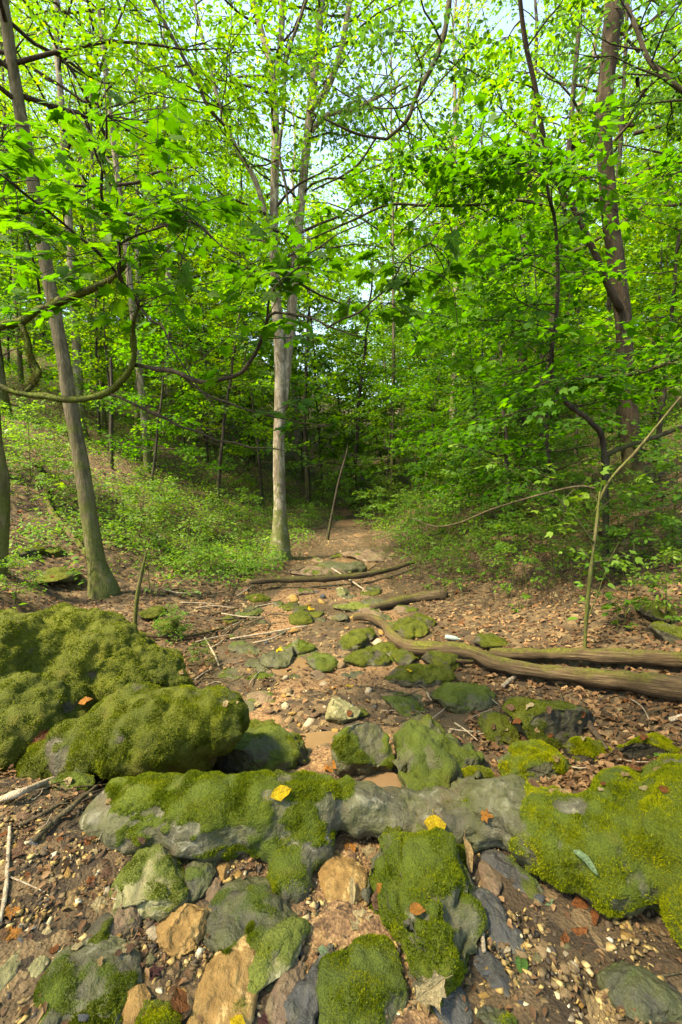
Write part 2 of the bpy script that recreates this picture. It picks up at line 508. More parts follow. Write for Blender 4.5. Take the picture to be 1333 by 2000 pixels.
M['twig'] = bark_mat('twig_bark', (.018, .014, .009), (.045, .034, .02), (.10, .08, .05), .15, 1, .2, 3)
M['mossy_branch'] = bark_mat('mossy_branch_bark', (.018, .018, .008), (.045, .045, .016), (.12, .11, .045), .85, 9, .2, 3)
M['deadwood'] = bark_mat('weathered_wood', (.045, .028, .014), (.15, .098, .048), (.31, .225, .125), .45, 1.2, .35)
M['stick_pale'] = bark_mat('pale_stick_wood', (.16, .12, .075), (.34, .27, .18), (.52, .45, .33), .05, .1, .4, 3)
M['stick_dark'] = bark_mat('dark_stick_wood', (.03, .02, .013), (.085, .06, .036), (.17, .13, .085), .15, .3, .25, 3)

# log wood: grain runs along the log (attribute along = distance along it)
def log_mat(name, dark, mid, pale, mossy):
    m, nt, out = nmat(name); g = NT(nt)
    co = g.coord('Object')
    al, ar = g.attr('along'), g.attr('around')
    cx = g.n('ShaderNodeCombineXYZ'); g.l(g.math('MULTIPLY', al, 2.2), cx.inputs[0]); g.l(g.math('MULTIPLY', ar, 9.0), cx.inputs[1])
    n1 = g.noise(1.6, 6, .65, cx.outputs[0], .35)
    cx2 = g.n('ShaderNodeCombineXYZ'); g.l(g.math('MULTIPLY', al, 5), cx2.inputs[0]); g.l(g.math('MULTIPLY', ar, 46.0), cx2.inputs[1])
    n2 = g.noise(1.2, 4, .6, cx2.outputs[0])
    c = g.ramp(n1, [(.3, dark), (.5, mid), (.72, pale)])
    c = g.mix(g.mr(n2, .3, .55, .75, 0), c, dark)
    c = g.mix(g.mr(g.noise(4, 5, .65, co, .6), .52, .64, 0, .6), c, tuple(x * .5 for x in mid))
    mo = g.attr('moss')
    mc = g.ramp(g.noise(45, 3, vec=co), [(.3, (.045, .055, .006)), (.7, (.15, .15, .018))])
    c = g.mix(g.math('MULTIPLY', g.mr(g.math('ADD', mo, g.math('MULTIPLY', g.noise(9, 4, vec=co), .8)), .75, 1.1), mossy, clamp=True), c, mc)
    h = g.math('ADD', n1, g.math('MULTIPLY', n2, .6))
    g.l(g.principled(c, .88, .2, g.bump(h, 1.0, .018)), out.inputs['Surface'])
    return m
M['log'] = log_mat('fallen_log_wood', (.022, .014, .007), (.095, .063, .030), (.20, .145, .075), .8)
M['log_dark'] = log_mat('dark_log_wood', (.022, .016, .009), (.085, .06, .03), (.17, .125, .065), .7)

# rocks: attribute moss marks where moss grows
def rock_mat(name, dark, mid, pale, moss_dark=(.016, .026, .002), moss_mid=(.045, .068, .003), moss_lite=(.095, .12, .005), wet=.0, lichen=.35, scale=1.0, film=.5):
    m, nt, out = nmat(name); g = NT(nt)
    co = g.coord('Object')
    n1 = g.noise(6 * scale, 6, .62, co, .4); n2 = g.noise(38 * scale, 5, .6, co); n3 = g.noise(2.6 * scale, 3, .5, co)
    c = g.ramp(n1, [(.28, dark), (.5, mid), (.72, pale)])
    c = g.mix(g.mr(n2, .36, .6, .45, 0), c, dark)
    v = g.noise(13 * scale, 5, .7, co, 1.0)
    c = g.mix(g.mr(v, .56, .64, 0, lichen), c, tuple(min(1, x * 1.5 + .05) for x in pale))
    c = g.mix(g.mr(g.noise(4.2 * scale, 5, .65, co, .8), .52, .66, 0, .65), c, (.075, .05, .022))
    c = g.mix(g.mr(g.noise(7 * scale, 5, .7, co, .5), .56 - .22 * film, .74 - .22 * film, 0, .35 + .5 * film), c, (.052, .056, .014))
    mm = g.attr('moss')
    mn1 = g.noise(16, 5, .65, co); mn2 = g.noise(150, 3, .6, co)
    mf = g.mr(g.math('ADD', mm, g.math('MULTIPLY', g.math('SUBTRACT', mn1, .5), .9)), .38, .62)
    mcf = g.math('ADD', g.math('MULTIPLY', mn2, .45), g.math('ADD', g.math('MULTIPLY', n3, .5), g.math('MULTIPLY', mm, .18)))
    mc = g.ramp(mcf, [(.30, moss_dark), (.55, moss_mid), (.78, moss_lite)])
    mc = g.mix(g.mr(g.noise(4.5, 4, .6, co), .56, .7, 0, .55), mc, (.085, .062, .008))
    c2 = g.mix(mf, c, mc)
    hr = g.math('ADD', g.math('MULTIPLY', n1, 1.0), g.math('ADD', g.math('MULTIPLY', n2, .4), g.math('MULTIPLY', g.noise(120, 3, .6, co), .12)))
    hm = g.math('ADD', g.math('MULTIPLY', mn2, .5), mn1)
    hh = g.n('ShaderNodeMix'); hh.data_type = 'FLOAT'
    g.l(mf, hh.inputs[0]); g.l(hr, hh.inputs[2]); g.l(hm, hh.inputs[3])
    rough = g.math('ADD', g.math('MULTIPLY', mf, .3 * wet + .05), .88 - .45 * wet)
    g.l(g.principled(c2, rough, .25 + .3 * wet, g.bump(hh.outputs[0], 1.0, .03)), out.inputs['Surface'])
    return m
M['rock_grey'] = rock_mat('grey_sandstone', (.028, .025, .013), (.082, .076, .046), (.20, .19, .125), wet=.2, film=.8)
M['rock_dark'] = rock_mat('dark_wet_rock', (.014, .012, .007), (.038, .035, .021), (.090, .084, .056), wet=.5, lichen=.15, film=1.0)
M['rock_pale'] = rock_mat('lichened_rock', (.12, .105, .05), (.23, .21, .10), (.38, .35, .19), moss_mid=(.08, .10, .015), moss_lite=(.16, .18, .03), lichen=.45, film=.75)
M['rock_tan'] = rock_mat('ochre_rock', (.10, .055, .016), (.23, .135, .042), (.40, .27, .10), lichen=.35, film=.25)
M['rock_brown'] = rock_mat('brown_rock', (.06, .038, .022), (.15, .10, .06), (.26, .19, .12), lichen=.2)
M['rock_blue'] = rock_mat('slate_rock', (.018, .018, .015), (.046, .045, .039), (.105, .10, .085), wet=.45, lichen=.1, film=.35)
M['rock_white'] = rock_mat('quartz_rock', (.32, .30, .24), (.50, .48, .41), (.66, .64, .57), lichen=.1, film=.0)
M['rock_moss'] = rock_mat('mossy_boulder_rock', (.018, .015, .008), (.048, .042, .025), (.11, .10, .068), moss_dark=(.014, .020, .002), moss_mid=(.042, .054, .003), moss_lite=(.095, .105, .005), wet=.1)

def moss_mat(name, a, b, c):
    m, nt, out = nmat(name); g = NT(nt)
    geo = g.n('ShaderNodeNewGeometry').outputs['Position']
    f = g.math('ADD', g.math('MULTIPLY', g.attr('rnd'), .38), g.math('MULTIPLY', g.mr(g.noise(7, 5, .65, geo), .32, .68), .62))
    col = g.ramp(f, [(.15, a), (.5, b), (.9, c)])
    p = g.principled(col, .75, .15)
    t = g.n('ShaderNodeBsdfTranslucent'); g.l(col, t.inputs['Color'])
    mx = g.n('ShaderNodeMixShader'); mx.inputs[0].default_value = .35
    g.l(p, mx.inputs[1]); g.l(t.outputs[0], mx.inputs[2]); g.l(mx.outputs[0], out.inputs['Surface'])
    return m
M['moss_bright'] = moss_mat('bright_moss', (.075, .105, .003), (.20, .235, .006), (.38, .36, .012))
M['moss_mid'] = moss_mat('green_moss', (.05, .08, .003), (.125, .165, .005), (.25, .26, .010))
M['moss_shaggy'] = moss_mat('shaggy_branch_moss', (.022, .026, .005), (.055, .06, .008), (.12, .12, .015))  # darker moss tone for the shaggy maple branches
M['moss_olive'] = moss_mat('olive_moss', (.038, .052, .003), (.10, .128, .005), (.21, .235, .010))

# single stones: one material per tone
def stone_mat(name, a, b, wet=0.0):
    m, nt, out = nmat(name); g = NT(nt)
    co = g.coord('Object')
    oi = g.n('ShaderNodeObjectInfo').outputs['Random']
    ofs = g.n('ShaderNodeVectorMath'); ofs.operation = 'ADD'; g.l(co, ofs.inputs[0])
    cb = g.n('ShaderNodeCombineXYZ'); g.l(g.math('MULTIPLY', oi, 40), cb.inputs[0]); g.l(cb.outputs[0], ofs.inputs[1])
    n1 = g.noise(1.6, 5, .65, ofs.outputs[0], .5); n2 = g.noise(9, 3, .6, ofs.outputs[0])
    f = g.math('ADD', g.mr(n1, .3, .7, 0, .7), g.math('MULTIPLY', oi, .3))
    c = g.mix(f, a, b)
    c = g.mix(g.mr(n2, .35, .6, .4, 0), c, tuple(x * .5 for x in a))
    g.l(g.principled(c, .8 - .35 * wet, .3 + .2 * wet, g.bump(g.math('ADD', n1, g.math('MULTIPLY', n2, .4)), .6, .1)), out.inputs['Surface'])
    return m
STONE_TONES = {'ochre': stone_mat('ochre_stone', (.19, .10, .022), (.40, .25, .07)),
               'tan': stone_mat('tan_stone', (.16, .10, .045), (.33, .23, .11)),
               'brown': stone_mat('brown_stone', (.07, .04, .02), (.19, .115, .06)),
               'slate grey': stone_mat('slate_stone', (.03, .032, .033), (.10, .105, .105), .5),
               'olive': stone_mat('olive_stone', (.075, .07, .025), (.20, .18, .08)),
               'cream': stone_mat('cream_stone', (.26, .20, .11), (.46, .38, .25))}

# gravel made of many small stones: colour from the attribute rnd
def gravel_mat():
    m, nt, out = nmat('gravel_stone'); g = NT(nt)
    co = g.coord('Object')
    c = g.ramp(g.attr('rnd'), [(0, (.028, .025, .02)), (.2, (.075, .052, .026)), (.42, (.155, .105, .045)), (.62, (.27, .18, .06)), (.8, (.40, .26, .075)), (.93, (.46, .34, .14)), (1, (.55, .48, .33))])
    n = g.noise(90, 4, .6, co)
    c = g.mix(g.mr(n, .35, .65, .5, 0), c, (.05, .032, .018))
    g.l(g.principled(c, .75, .3, g.bump(n, .5, .004)), out.inputs['Surface'])
    return m
M['gravel'] = gravel_mat()

# ground: leaf mould on the banks, sandy gravel in the bed, dark mud where wet
def ground_mat():
    m, nt, out = nmat('forest_floor'); g = NT(nt)
    geo = g.n('ShaderNodeNewGeometry').outputs['Position']
    bed, wet = g.attr('bed'), g.attr('wet')
    v1 = g.vor(95, geo); v2 = g.vor(42, geo); v3 = g.vor(16, geo)
    sep = g.n('ShaderNodeSeparateColor'); g.l(v1.outputs['Color'], sep.inputs[0])
    sep2 = g.n('ShaderNodeSeparateColor'); g.l(v2.outputs['Color'], sep2.inputs[0])
    n1 = g.noise(2.2, 5, .6, geo); n2 = g.noise(13, 4, .6, geo); n3 = g.noise(300, 2, .6, geo)
    sand = g.ramp(g.math('ADD', g.math('MULTIPLY', sep.outputs[0], .55), g.math('MULTIPLY', sep2.outputs[1], .45)),
                  [(.1, (.036, .021, .011)), (.4, (.115, .064, .028)), (.65, (.195, .112, .048)), (.9, (.31, .195, .085))])
    sand = g.mix(g.mr(n2, .38, .62, .45, 0), sand, (.17, .095, .045))
    seps = g.n('ShaderNodeSeparateColor'); g.l(v3.outputs['Color'], seps.inputs[0])
    lit = g.ramp(g.math('ADD', g.math('MULTIPLY', seps.outputs[0], .6), g.math('MULTIPLY', n2, .4)),
                 [(.2, (.024, .016, .008)), (.5, (.062, .041, .019)), (.75, (.12, .079, .036)), (.95, (.21, .145, .066))])
    lit = g.mix(g.mr(n1, .5, .68, 0, .6), lit, (.05, .032, .016))
    c = g.mix(g.mr(g.math('ADD', bed, g.math('MULTIPLY', g.math('SUBTRACT', n2, .5), .7)), .4, .6), lit, sand)
    mud = g.mix(n2, (.035, .026, .015), (.10, .068, .036))
    wf = g.mr(g.math('ADD', wet, g.math('MULTIPLY', g.math('SUBTRACT', n2, .5), .8)), .45, .65)
    c = g.mix(wf, c, mud)
    h = g.math('ADD', g.math('MULTIPLY', v1.outputs['Distance'], .6), g.math('ADD', g.math('MULTIPLY', n2, 1.2), g.math('MULTIPLY', n3, .2)))
    rough = g.math('SUBTRACT', .9, g.math('MULTIPLY', wf, .5))
    g.l(g.principled(c, rough, .3, g.bump(h, .9, .012)), out.inputs['Surface'])
    return m
M['ground'] = ground_mat()

def water_mat():
    m, nt, out = nmat('muddy_water'); g = NT(nt)
    geo = g.n('ShaderNodeNewGeometry').outputs['Position']
    n = g.noise(7, 3, .5, geo)
    c = g.mix(g.noise(3.5, 4, .6, geo), (.16, .095, .045), (.28, .18, .09))
    p = g.n('ShaderNodeBsdfPrincipled'); g.l(c, p.inputs['Base Color'])
    p.inputs['Roughness'].default_value = .06; p.inputs['Specular IOR Level'].default_value = .5; p.inputs['IOR'].default_value = 1.33
    p.inputs['Transmission Weight'].default_value = .35
    g.l(g.bump(n, .12, .01), p.inputs['Normal'])
    g.l(p.outputs[0], out.inputs['Surface'])
    return m
M['water'] = water_mat()
def plain(name, col, rough=.5, spec=.4):
    m, nt, out = nmat(name); g = NT(nt)
    n = g.noise(30, 3, vec=g.coord('Object'))
    g.l(g.principled(g.mix(n, tuple(x * .8 for x in col), col), rough, spec), out.inputs['Surface'])
    return m
M['bottle'] = plain('clouded_plastic', (.20, .26, .22), .35)
M['bottle_cap'] = plain('cap_plastic', (.3, .3, .26), .4)
# ------------------------------------------------------------------ ground
def build_ground():
    def axis(neg, pos, n1, n2, a):
        l = -neg * np.sinh(a * np.linspace(1, 0, n1, endpoint=False)) / np.sinh(a)
        r = pos * np.sinh(a * np.linspace(0, 1, n2)) / np.sinh(a)
        return np.concatenate([l, r])
    X = axis(160, 160, 155, 156, 6.0)
    Y = axis(60, 240, 60, 290, 6.0) + 1.6
    gx, gy = np.meshgrid(X, Y)
    z = height(gx, gy)
    # fine relief close by
    P = np.stack([gx, gy, gx * 0], -1).reshape(-1, 3)
    near = (1 - sstep(6, 14, np.hypot(gx, gy)))
    z = z + near * (fbm(P * 11, 21, 3).reshape(z.shape) * .012)
    V = np.stack([gx, gy, z], -1).reshape(-1, 3)
    nx, ny = len(X), len(Y)
    i = (np.arange(ny - 1)[:, None] * nx + np.arange(nx - 1)[None]).ravel()
    F = np.stack([i, i + 1, i + 1 + nx, i + nx], -1)
    d = stream_d(gx, gy)
    bed = 1 - sstep(-.25, .15, d)
    bed = bed * (1 - sstep(14, 18, gy))
    chute = 1 - sstep(.10, .22, np.abs(gx - .03 + .1 * (gy - 1.3)))
    bed = np.where(gy < 1.75, np.clip(.28 + .8 * chute + .25 * fbm(P * 3.3, 71, 3).reshape(z.shape), 0, 1), bed)
    wet = (1 - sstep(.0, .5, np.abs(d + .1))) * .75 * (gy > 2.0)
    wet = np.maximum(wet, (1 - sstep(.1, .45, np.hypot(gx - .15, (gy - 2.35) * .9))) * .9)
    wet = np.maximum(wet, sstep(7.0, 8.2, gy) * (1 - sstep(11, 13, gy)) * (1 - sstep(.2, .7, d)) * .62)
    wet = np.maximum(wet, (1 - sstep(.2, .6, np.hypot(gx + .35, gy - 4.2))) * .55)
    wet = np.maximum(wet, sstep(-.15, .4, fbm(P * .9 + 7, 91, 3).reshape(z.shape)) * .62 * (gy > 3) * (1 - sstep(.3, .9, d)))
    wet = wet * (1 - sstep(12, 15, gy))
    bed = np.where(gy > 2.7, bed * (.25 + .75 * sstep(-.30, .12, fbm(P * 1.5, 33, 3).reshape(z.shape))), bed)
    o = link('ground', new_mesh('ground', V, [F], M['ground'], True, {'bed': bed.ravel(), 'wet': wet.ravel()}), kind='structure')
    return o
build_ground()

def pz(px, py, z):
    d = ray(px, py)
    return np.array((0, 0, CAM_Z)) + d * ((z - CAM_Z) / d[2])

def ghit_off(px, py, off, ymax=60.0):
    d = ray(px, py)
    t = np.concatenate([np.linspace(.5, 8, 1200), np.linspace(8, ymax, 1600)])
    P = np.array((0, 0, CAM_Z)) + t[:, None] * d
    k = np.nonzero(P[:, 2] < height(P[:, 0], P[:, 1]) + off)[0]
    return P[k[0]] if len(k) else at(px, py, 14.0)

def flat_water(name, cx, cy, rx, ry, z, seed):
    th = np.linspace(0, 2 * np.pi, 40, endpoint=False)
    r = 1 + .22 * vnoise(np.stack([np.cos(th) * 1.7, np.sin(th) * 1.7, th * 0 + seed], -1), seed)
    V = np.stack([cx + rx * r * np.cos(th), cy + ry * r * np.sin(th), np.full(40, z)], -1)
    V = np.vstack([V, (cx, cy, z)])
    F = np.array([(k, (k + 1) % 40, 40) for k in range(40)])
    return link(name, new_mesh(name, V, [F], M['water'], True), kind='structure')
def water_at(name, px, py, rx, ry, seed, lift=.012):
    p = ghit(px, py)
    return flat_water(name, p[0], p[1], rx, ry, p[2] + lift, seed)
water_at('pool_water', 735, 1540, .17, .12, 1, .03)
water_at('pool_water', 640, 1455, .36, .13, 2, .006)
water_at('pool_water', 800, 1440, .20, .12, 3, .008)
water_at('stream_water', 560, 1300, .20, .22, 4, .010)
water_at('stream_water', 690, 1100, .42, .8, 6, .014)
water_at('stream_water', 640, 1140, .40, .35, 5, .010)

# ------------------------------------------------------------------ rocks
def fuzz(V, F, mask, n, length, rng, wid=.0028):
    tri = F if F.shape[1] == 3 else np.vstack([F[:, :3], F[:, [0, 2, 3]]])
    a, b, c = V[tri[:, 0]], V[tri[:, 1]], V[tri[:, 2]]
    cr = np.cross(b - a, c - a); ar = np.linalg.norm(cr, axis=1)
    fm = mask[tri].mean(1)
    ctr = (a + b + c) / 3
    facing = (unit(cr) * unit(np.array((0, 0, CAM_Z)) - ctr)).sum(1) > -.45
    w = ar * np.clip((fm - .42) / .2, 0, 1) * facing
    if w.sum() <= 0: return None
    k = rng.choice(len(tri), n, p=w / w.sum())
    u, v = rng.random(n), rng.random(n); s = u + v > 1; u[s], v[s] = 1 - u[s], 1 - v[s]
    P = a[k] + (b - a)[k] * u[:, None] + (c - a)[k] * v[:, None]
    N = unit(unit(cr[k]) + rng.normal(0, .42, (n, 3)) + np.array((0, 0, .25)))
    T = unit(np.cross(N, rng.normal(0, 1, (n, 3))))
    L = length * rng.uniform(.5, 1.3, n) * (.75 + .75 * vnoise(P * 19, 5))
    W = wid * rng.uniform(.7, 1.4, n)
    base = P - N * .003
    VV = np.stack([base - T * W[:, None], base + T * W[:, None], base + N * L[:, None]], 1).reshape(-1, 3)
    FF = np.arange(3 * n).reshape(-1, 3)
    return VV, [FF], {'rnd': np.repeat(rng.random(n), 3)}

SOLIDS = []
def finish_rock(name, V, F, mat, label, seed, moss=0.0, fz=0, fz_len=.012, moss_mat='moss_mid', loc=None, group=None, cat='rock', thick=.010, nzw=.75, masks=None, patch=1.0, wid=.0028):
    """V in world space; moss > 0 means more cover."""
    rng = np.random.default_rng(seed)
    loc = np.array(loc if loc is not None else (V[:, 0].mean(), V[:, 1].mean(), V[:, 2].min()))
    N = vnormals(V, F)
    mask = np.clip(.36 + nzw * (N[:, 2] - .45) + .75 * patch * fbm(V * 6.5, seed + 3, 4) + moss, 0, 1)
    if masks is not None: mask = masks(V, N, mask)
    V = V + N * (sstep(.4, .65, mask) * thick * (1 + .9 * vnoise(V * 15, seed) + .8 * vnoise(V * 37, seed + 1)))[:, None]
    SOLIDS.append((V, F, mask))
    o = link(name, new_mesh(name, V - loc, [F], M[mat], True, {'moss': mask}), loc=loc)
    tag(o, label, cat, group)
    if fz:
        f = fuzz(V, F, mask, int(fz * 1.3), fz_len, rng, wid)
        if f: link('moss', new_mesh('moss', f[0] - loc, f[1], M[moss_mat], False, f[2]), o, kind='stuff')
    return o

def chop_rock(seed, sub, chops=7, dmin=.55, dmax=.88, soft=.93):
    rng = np.random.default_rng(seed)
    V, F = ICO[sub]; V = V.copy()
    for n in unit(rng.normal(0, 1, (chops, 3))):
        d = rng.uniform(dmin, dmax)
        e = V @ n - d
        V = V - np.maximum(e, 0)[:, None] * n * soft
    return V, F

def rock_px(name, label, px, py, w, h, mat, seed, moss=-1.0, rot=0.0, kz=.7, lift=.3, chops=7, amp=.06, sub=5, fz=0, fz_len=.010, moss_mat='moss_mid', tilt=0.0, cat='rock', group=None, patch=1.0, dmin=.55, dmax=.88, masks=None, thick=.006, wid=.0028):
    rng = np.random.default_rng(seed)
    P = ghit_off(px, py, 0.0)
    for _ in range(2):
        dep = project(P)[2][0]; mpp = dep / FPX
        rx = w * mpp / 2; rz = rx * kz
        e = math.atan2(CAM_Z - P[2], math.hypot(P[0], P[1]))
        hh = h * mpp / 2
        q = hh * hh - (rz * math.cos(e)) ** 2
        if q < (.35 * hh) ** 2:
            rz = .8 * hh / max(math.cos(e), .3); q = hh * hh - (rz * math.cos(e)) ** 2
        ry = min(math.sqrt(max(q, (.3 * hh) ** 2)) / max(math.sin(e), .2), rx * 2.2)
        P = ghit_off(px, py, lift * rz)
    V, F = chop_rock(seed, sub, chops, dmin, dmax)
    V = V * (rx / .88, ry / .88, rz / .85)
    s = max(rx, ry, rz)
    N = vnormals(V, F)
    V = V + N * (fbm(V * (1.5 / s) + seed, seed, 5, .55) * amp * 1.5 * s)[:, None]
    N = vnormals(V, F)
    V = V - N * ((1 - np.abs(fbm(V * (2.6 / s) + 31 + seed, seed + 2, 3))).clip(0, 1) ** 5 * amp * .9 * s)[:, None]
    Rm = np.array(Euler((tilt, 0, rot)).to_matrix())
    V = V @ Rm.T + P
    return finish_rock(name, V, F, mat, label, seed, moss, fz, fz_len, moss_mat, cat=cat, group=group, patch=patch, masks=masks, thick=thick, wid=wid, loc=(P[0], P[1], P[2] - rz))

def blob_rock(blobs, voxel, seed, amp, freq, smooth=8):
    """blobs: (centre, radii[, rotz]) merged into one skin by a voxel remesh."""
    parts = []
    V0, F0 = ICO[4]
    for b in blobs:
        c, r = b[0], b[1]
        V = V0 * np.array(r)
        if len(b) > 2:
            V = V @ np.array(Matrix.Rotation(b[2], 3, 'Z')).T
        parts.append((V + np.array(c), [F0]))
    V, F, _ = join(parts)
    me = new_mesh('tmp', V, F)
    ob = link('tmp', me)
    md = ob.modifiers.new('r', 'REMESH'); md.mode = 'VOXEL'; md.voxel_size = voxel
    sm = ob.modifiers.new('s', 'SMOOTH'); sm.factor = .5; sm.iterations = smooth
    dg = bpy.context.evaluated_depsgraph_get(); dg.update()
    m2 = ob.evaluated_get(dg).to_mesh()
    V = np.empty(len(m2.vertices) * 3, np.float32); m2.vertices.foreach_get('co', V); V = V.reshape(-1, 3).astype(float)
    F = np.array([p.vertices[:] for p in m2.polygons if len(p.vertices) == 4])
    ob.evaluated_get(dg).to_mesh_clear()
    bpy.data.objects.remove(ob); bpy.data.meshes.remove(me)
    N = vnormals(V, F)
    V = V + N * (fbm(V * freq, seed, 5, .5) * amp)[:, None]
    N = vnormals(V, F)
    V = V + N * (np.abs(vnoise(V * freq * 2.2 + 5, seed + 9)) * -amp * .5)[:, None]
    return V, F

# the stone ledge that crosses the foreground
led = []
for px, py, z, r in [(225, 1592, .00, (.10, .13, .09)), (300, 1590, .04, (.17, .16, .11)), (400, 1600, .045, (.19, .17, .12)), (500, 1590, .05, (.19, .14, .12)), (600, 1585, .05, (.17, .12, .11)), (690, 1580, .04, (.16, .11, .09)),
                     (780, 1592, .015, (.17, .13, .062)), (870, 1594, .025, (.17, .13, .068)), (830, 1618, .00, (.12, .08, .05)), (920, 1612, .01, (.10, .09, .06)), (950, 1578, .06, (.15, .14, .10)), (1010, 1575, .10, (.14, .14, .11)), (1090, 1625, .09, (.20, .19, .13)), (1180, 1650, .10, (.21, .20, .14)), (1265, 1620, .14, (.20, .20, .14)),
                     (1380, 1660, .16, (.24, .26, .19)), (1420, 1770, .12, (.16, .16, .16)), (1370, 1560, .20, (.20, .16, .13)),
                     (600, 1650, .00, (.12, .09, .07)), (575, 1700, -.015, (.08, .10, .05)), (560, 1640, .0, (.13, .09, .06))]:
    led.append((pz(px, py, z), r))
Vl, Fl = blob_rock(led, .0095, 41, .026, 5.0, 12)
Nl = vnormals(Vl, Fl)
bare = 1 - np.abs(sstep(690, 760, project(Vl)[0]) - sstep(980, 1060, project(Vl)[0]) - 1) if False else sstep(690, 760, project(Vl)[0]) * (1 - sstep(980, 1060, project(Vl)[0]))
Vl = Vl + Nl * (fbm(Vl * 17, 43, 4, .55) * .007 - bare * (1 - np.abs(fbm(Vl * np.array((5, 9, 16)), 47, 3))).clip(0, 1) ** 7 * .018)[:, None]
def ledge_mask(V, N, m):
    px, py, _ = project(V)
    left = (1 - sstep(640, 740, px)) * sstep(190, 240, px)
    right = sstep(985, 1075, px + 60 * vnoise(V * 14, 5))
    spur = sstep(1625, 1640, py) * (1 - sstep(640, 700, px)) * sstep(520, 560, px)
    n = fbm(V * 9, 77, 4)
    out = np.clip((left * 1.0 + right * 1.15) * (.54 + .66 * n + .45 * (N[:, 2] - .2)) + .34 * n + .10, 0, 1)
    out = out - left * sstep(.25, .7, -N[:, 1]) * sstep(-.05, .35, fbm(V * np.array((5, 5, 11)), 88, 3)) * .9
    return np.clip(out - spur * .5 + (left * (N[:, 2] > .75)) * .2, 0, 1)
ledge = finish_rock('stone_ledge', Vl, Fl, 'rock_grey', 'long grey rock ledge crossing the foreground, mossy at both ends and bare in the middle', 41, 0, 0, cat='ledge', loc=(0, 1.6, -.1), thick=.007, masks=ledge_mask)
# moss on it: two sods of different green
Vl, Fl, ml = SOLIDS[-1]
pxl = project(Vl)[0]
for nm, sel, n, mm, ln in (('moss', pxl < 840, 78000, 'moss_mid', .009), ('moss', pxl >= 840, 98000, 'moss_bright', .011)):
    f = fuzz(Vl, Fl, ml * sel, n, ln, np.random.default_rng(3), .0020)
    link(nm, new_mesh(nm, f[0] - np.array((0, 1.6, -.1)), f[1], M[mm], False, f[2]), ledge, kind='stuff')

# two big boulders on the left
bA = [(at(120, 1340, 2.95), (.55, .42, .46)), (at(270, 1345, 2.85), (.30, .30, .23)), (at(200, 1320, 2.95), (.36, .36, .34)), (at(-80, 1340, 2.9), (.62, .5, .45)), (at(60, 1425, 2.5), (.36, .28, .28)), (at(10, 1330, 2.7), (.34, .3, .36)), (at(330, 1390, 2.8), (.22, .2, .2))]
V, F = blob_rock([(c + np.array((0, 0, .07)), r) for c, r in bA], .016, 51, .075, 3.4, 8)
V = V + vnormals(V, F) * (fbm(V * 9, 57, 4, .55) * .014)[:, None]
finish_rock('boulder', V, F, 'rock_moss', 'largest boulder, humped and thick with olive moss at the left bank', 51, 1.0, 75000, .012, 'moss_olive', cat='boulder', nzw=.4, thick=.010, wid=.0036)
bB = [(at(300, 1420, 2.25), (.37, .27, .21)), (at(410, 1410, 2.3), (.19, .2, .19)), (at(190, 1462, 2.2), (.22, .2, .15)), (at(120, 1490, 2.2), (.18, .16, .10)), (at(340, 1470, 2.25), (.26, .2, .14))]
V, F = blob_rock(bB, .013, 52, .045, 4.2, 8)
V = V + vnormals(V, F) * (fbm(V * 12, 58, 4, .55) * .008)[:, None]
finish_rock('boulder', V, F, 'rock_moss', 'rounded dark mossy boulder undercut at its foot, just behind the ledge', 52, .66, 55000, .011, 'moss_olive', cat='boulder', nzw=.6, thick=.006, wid=.0026)

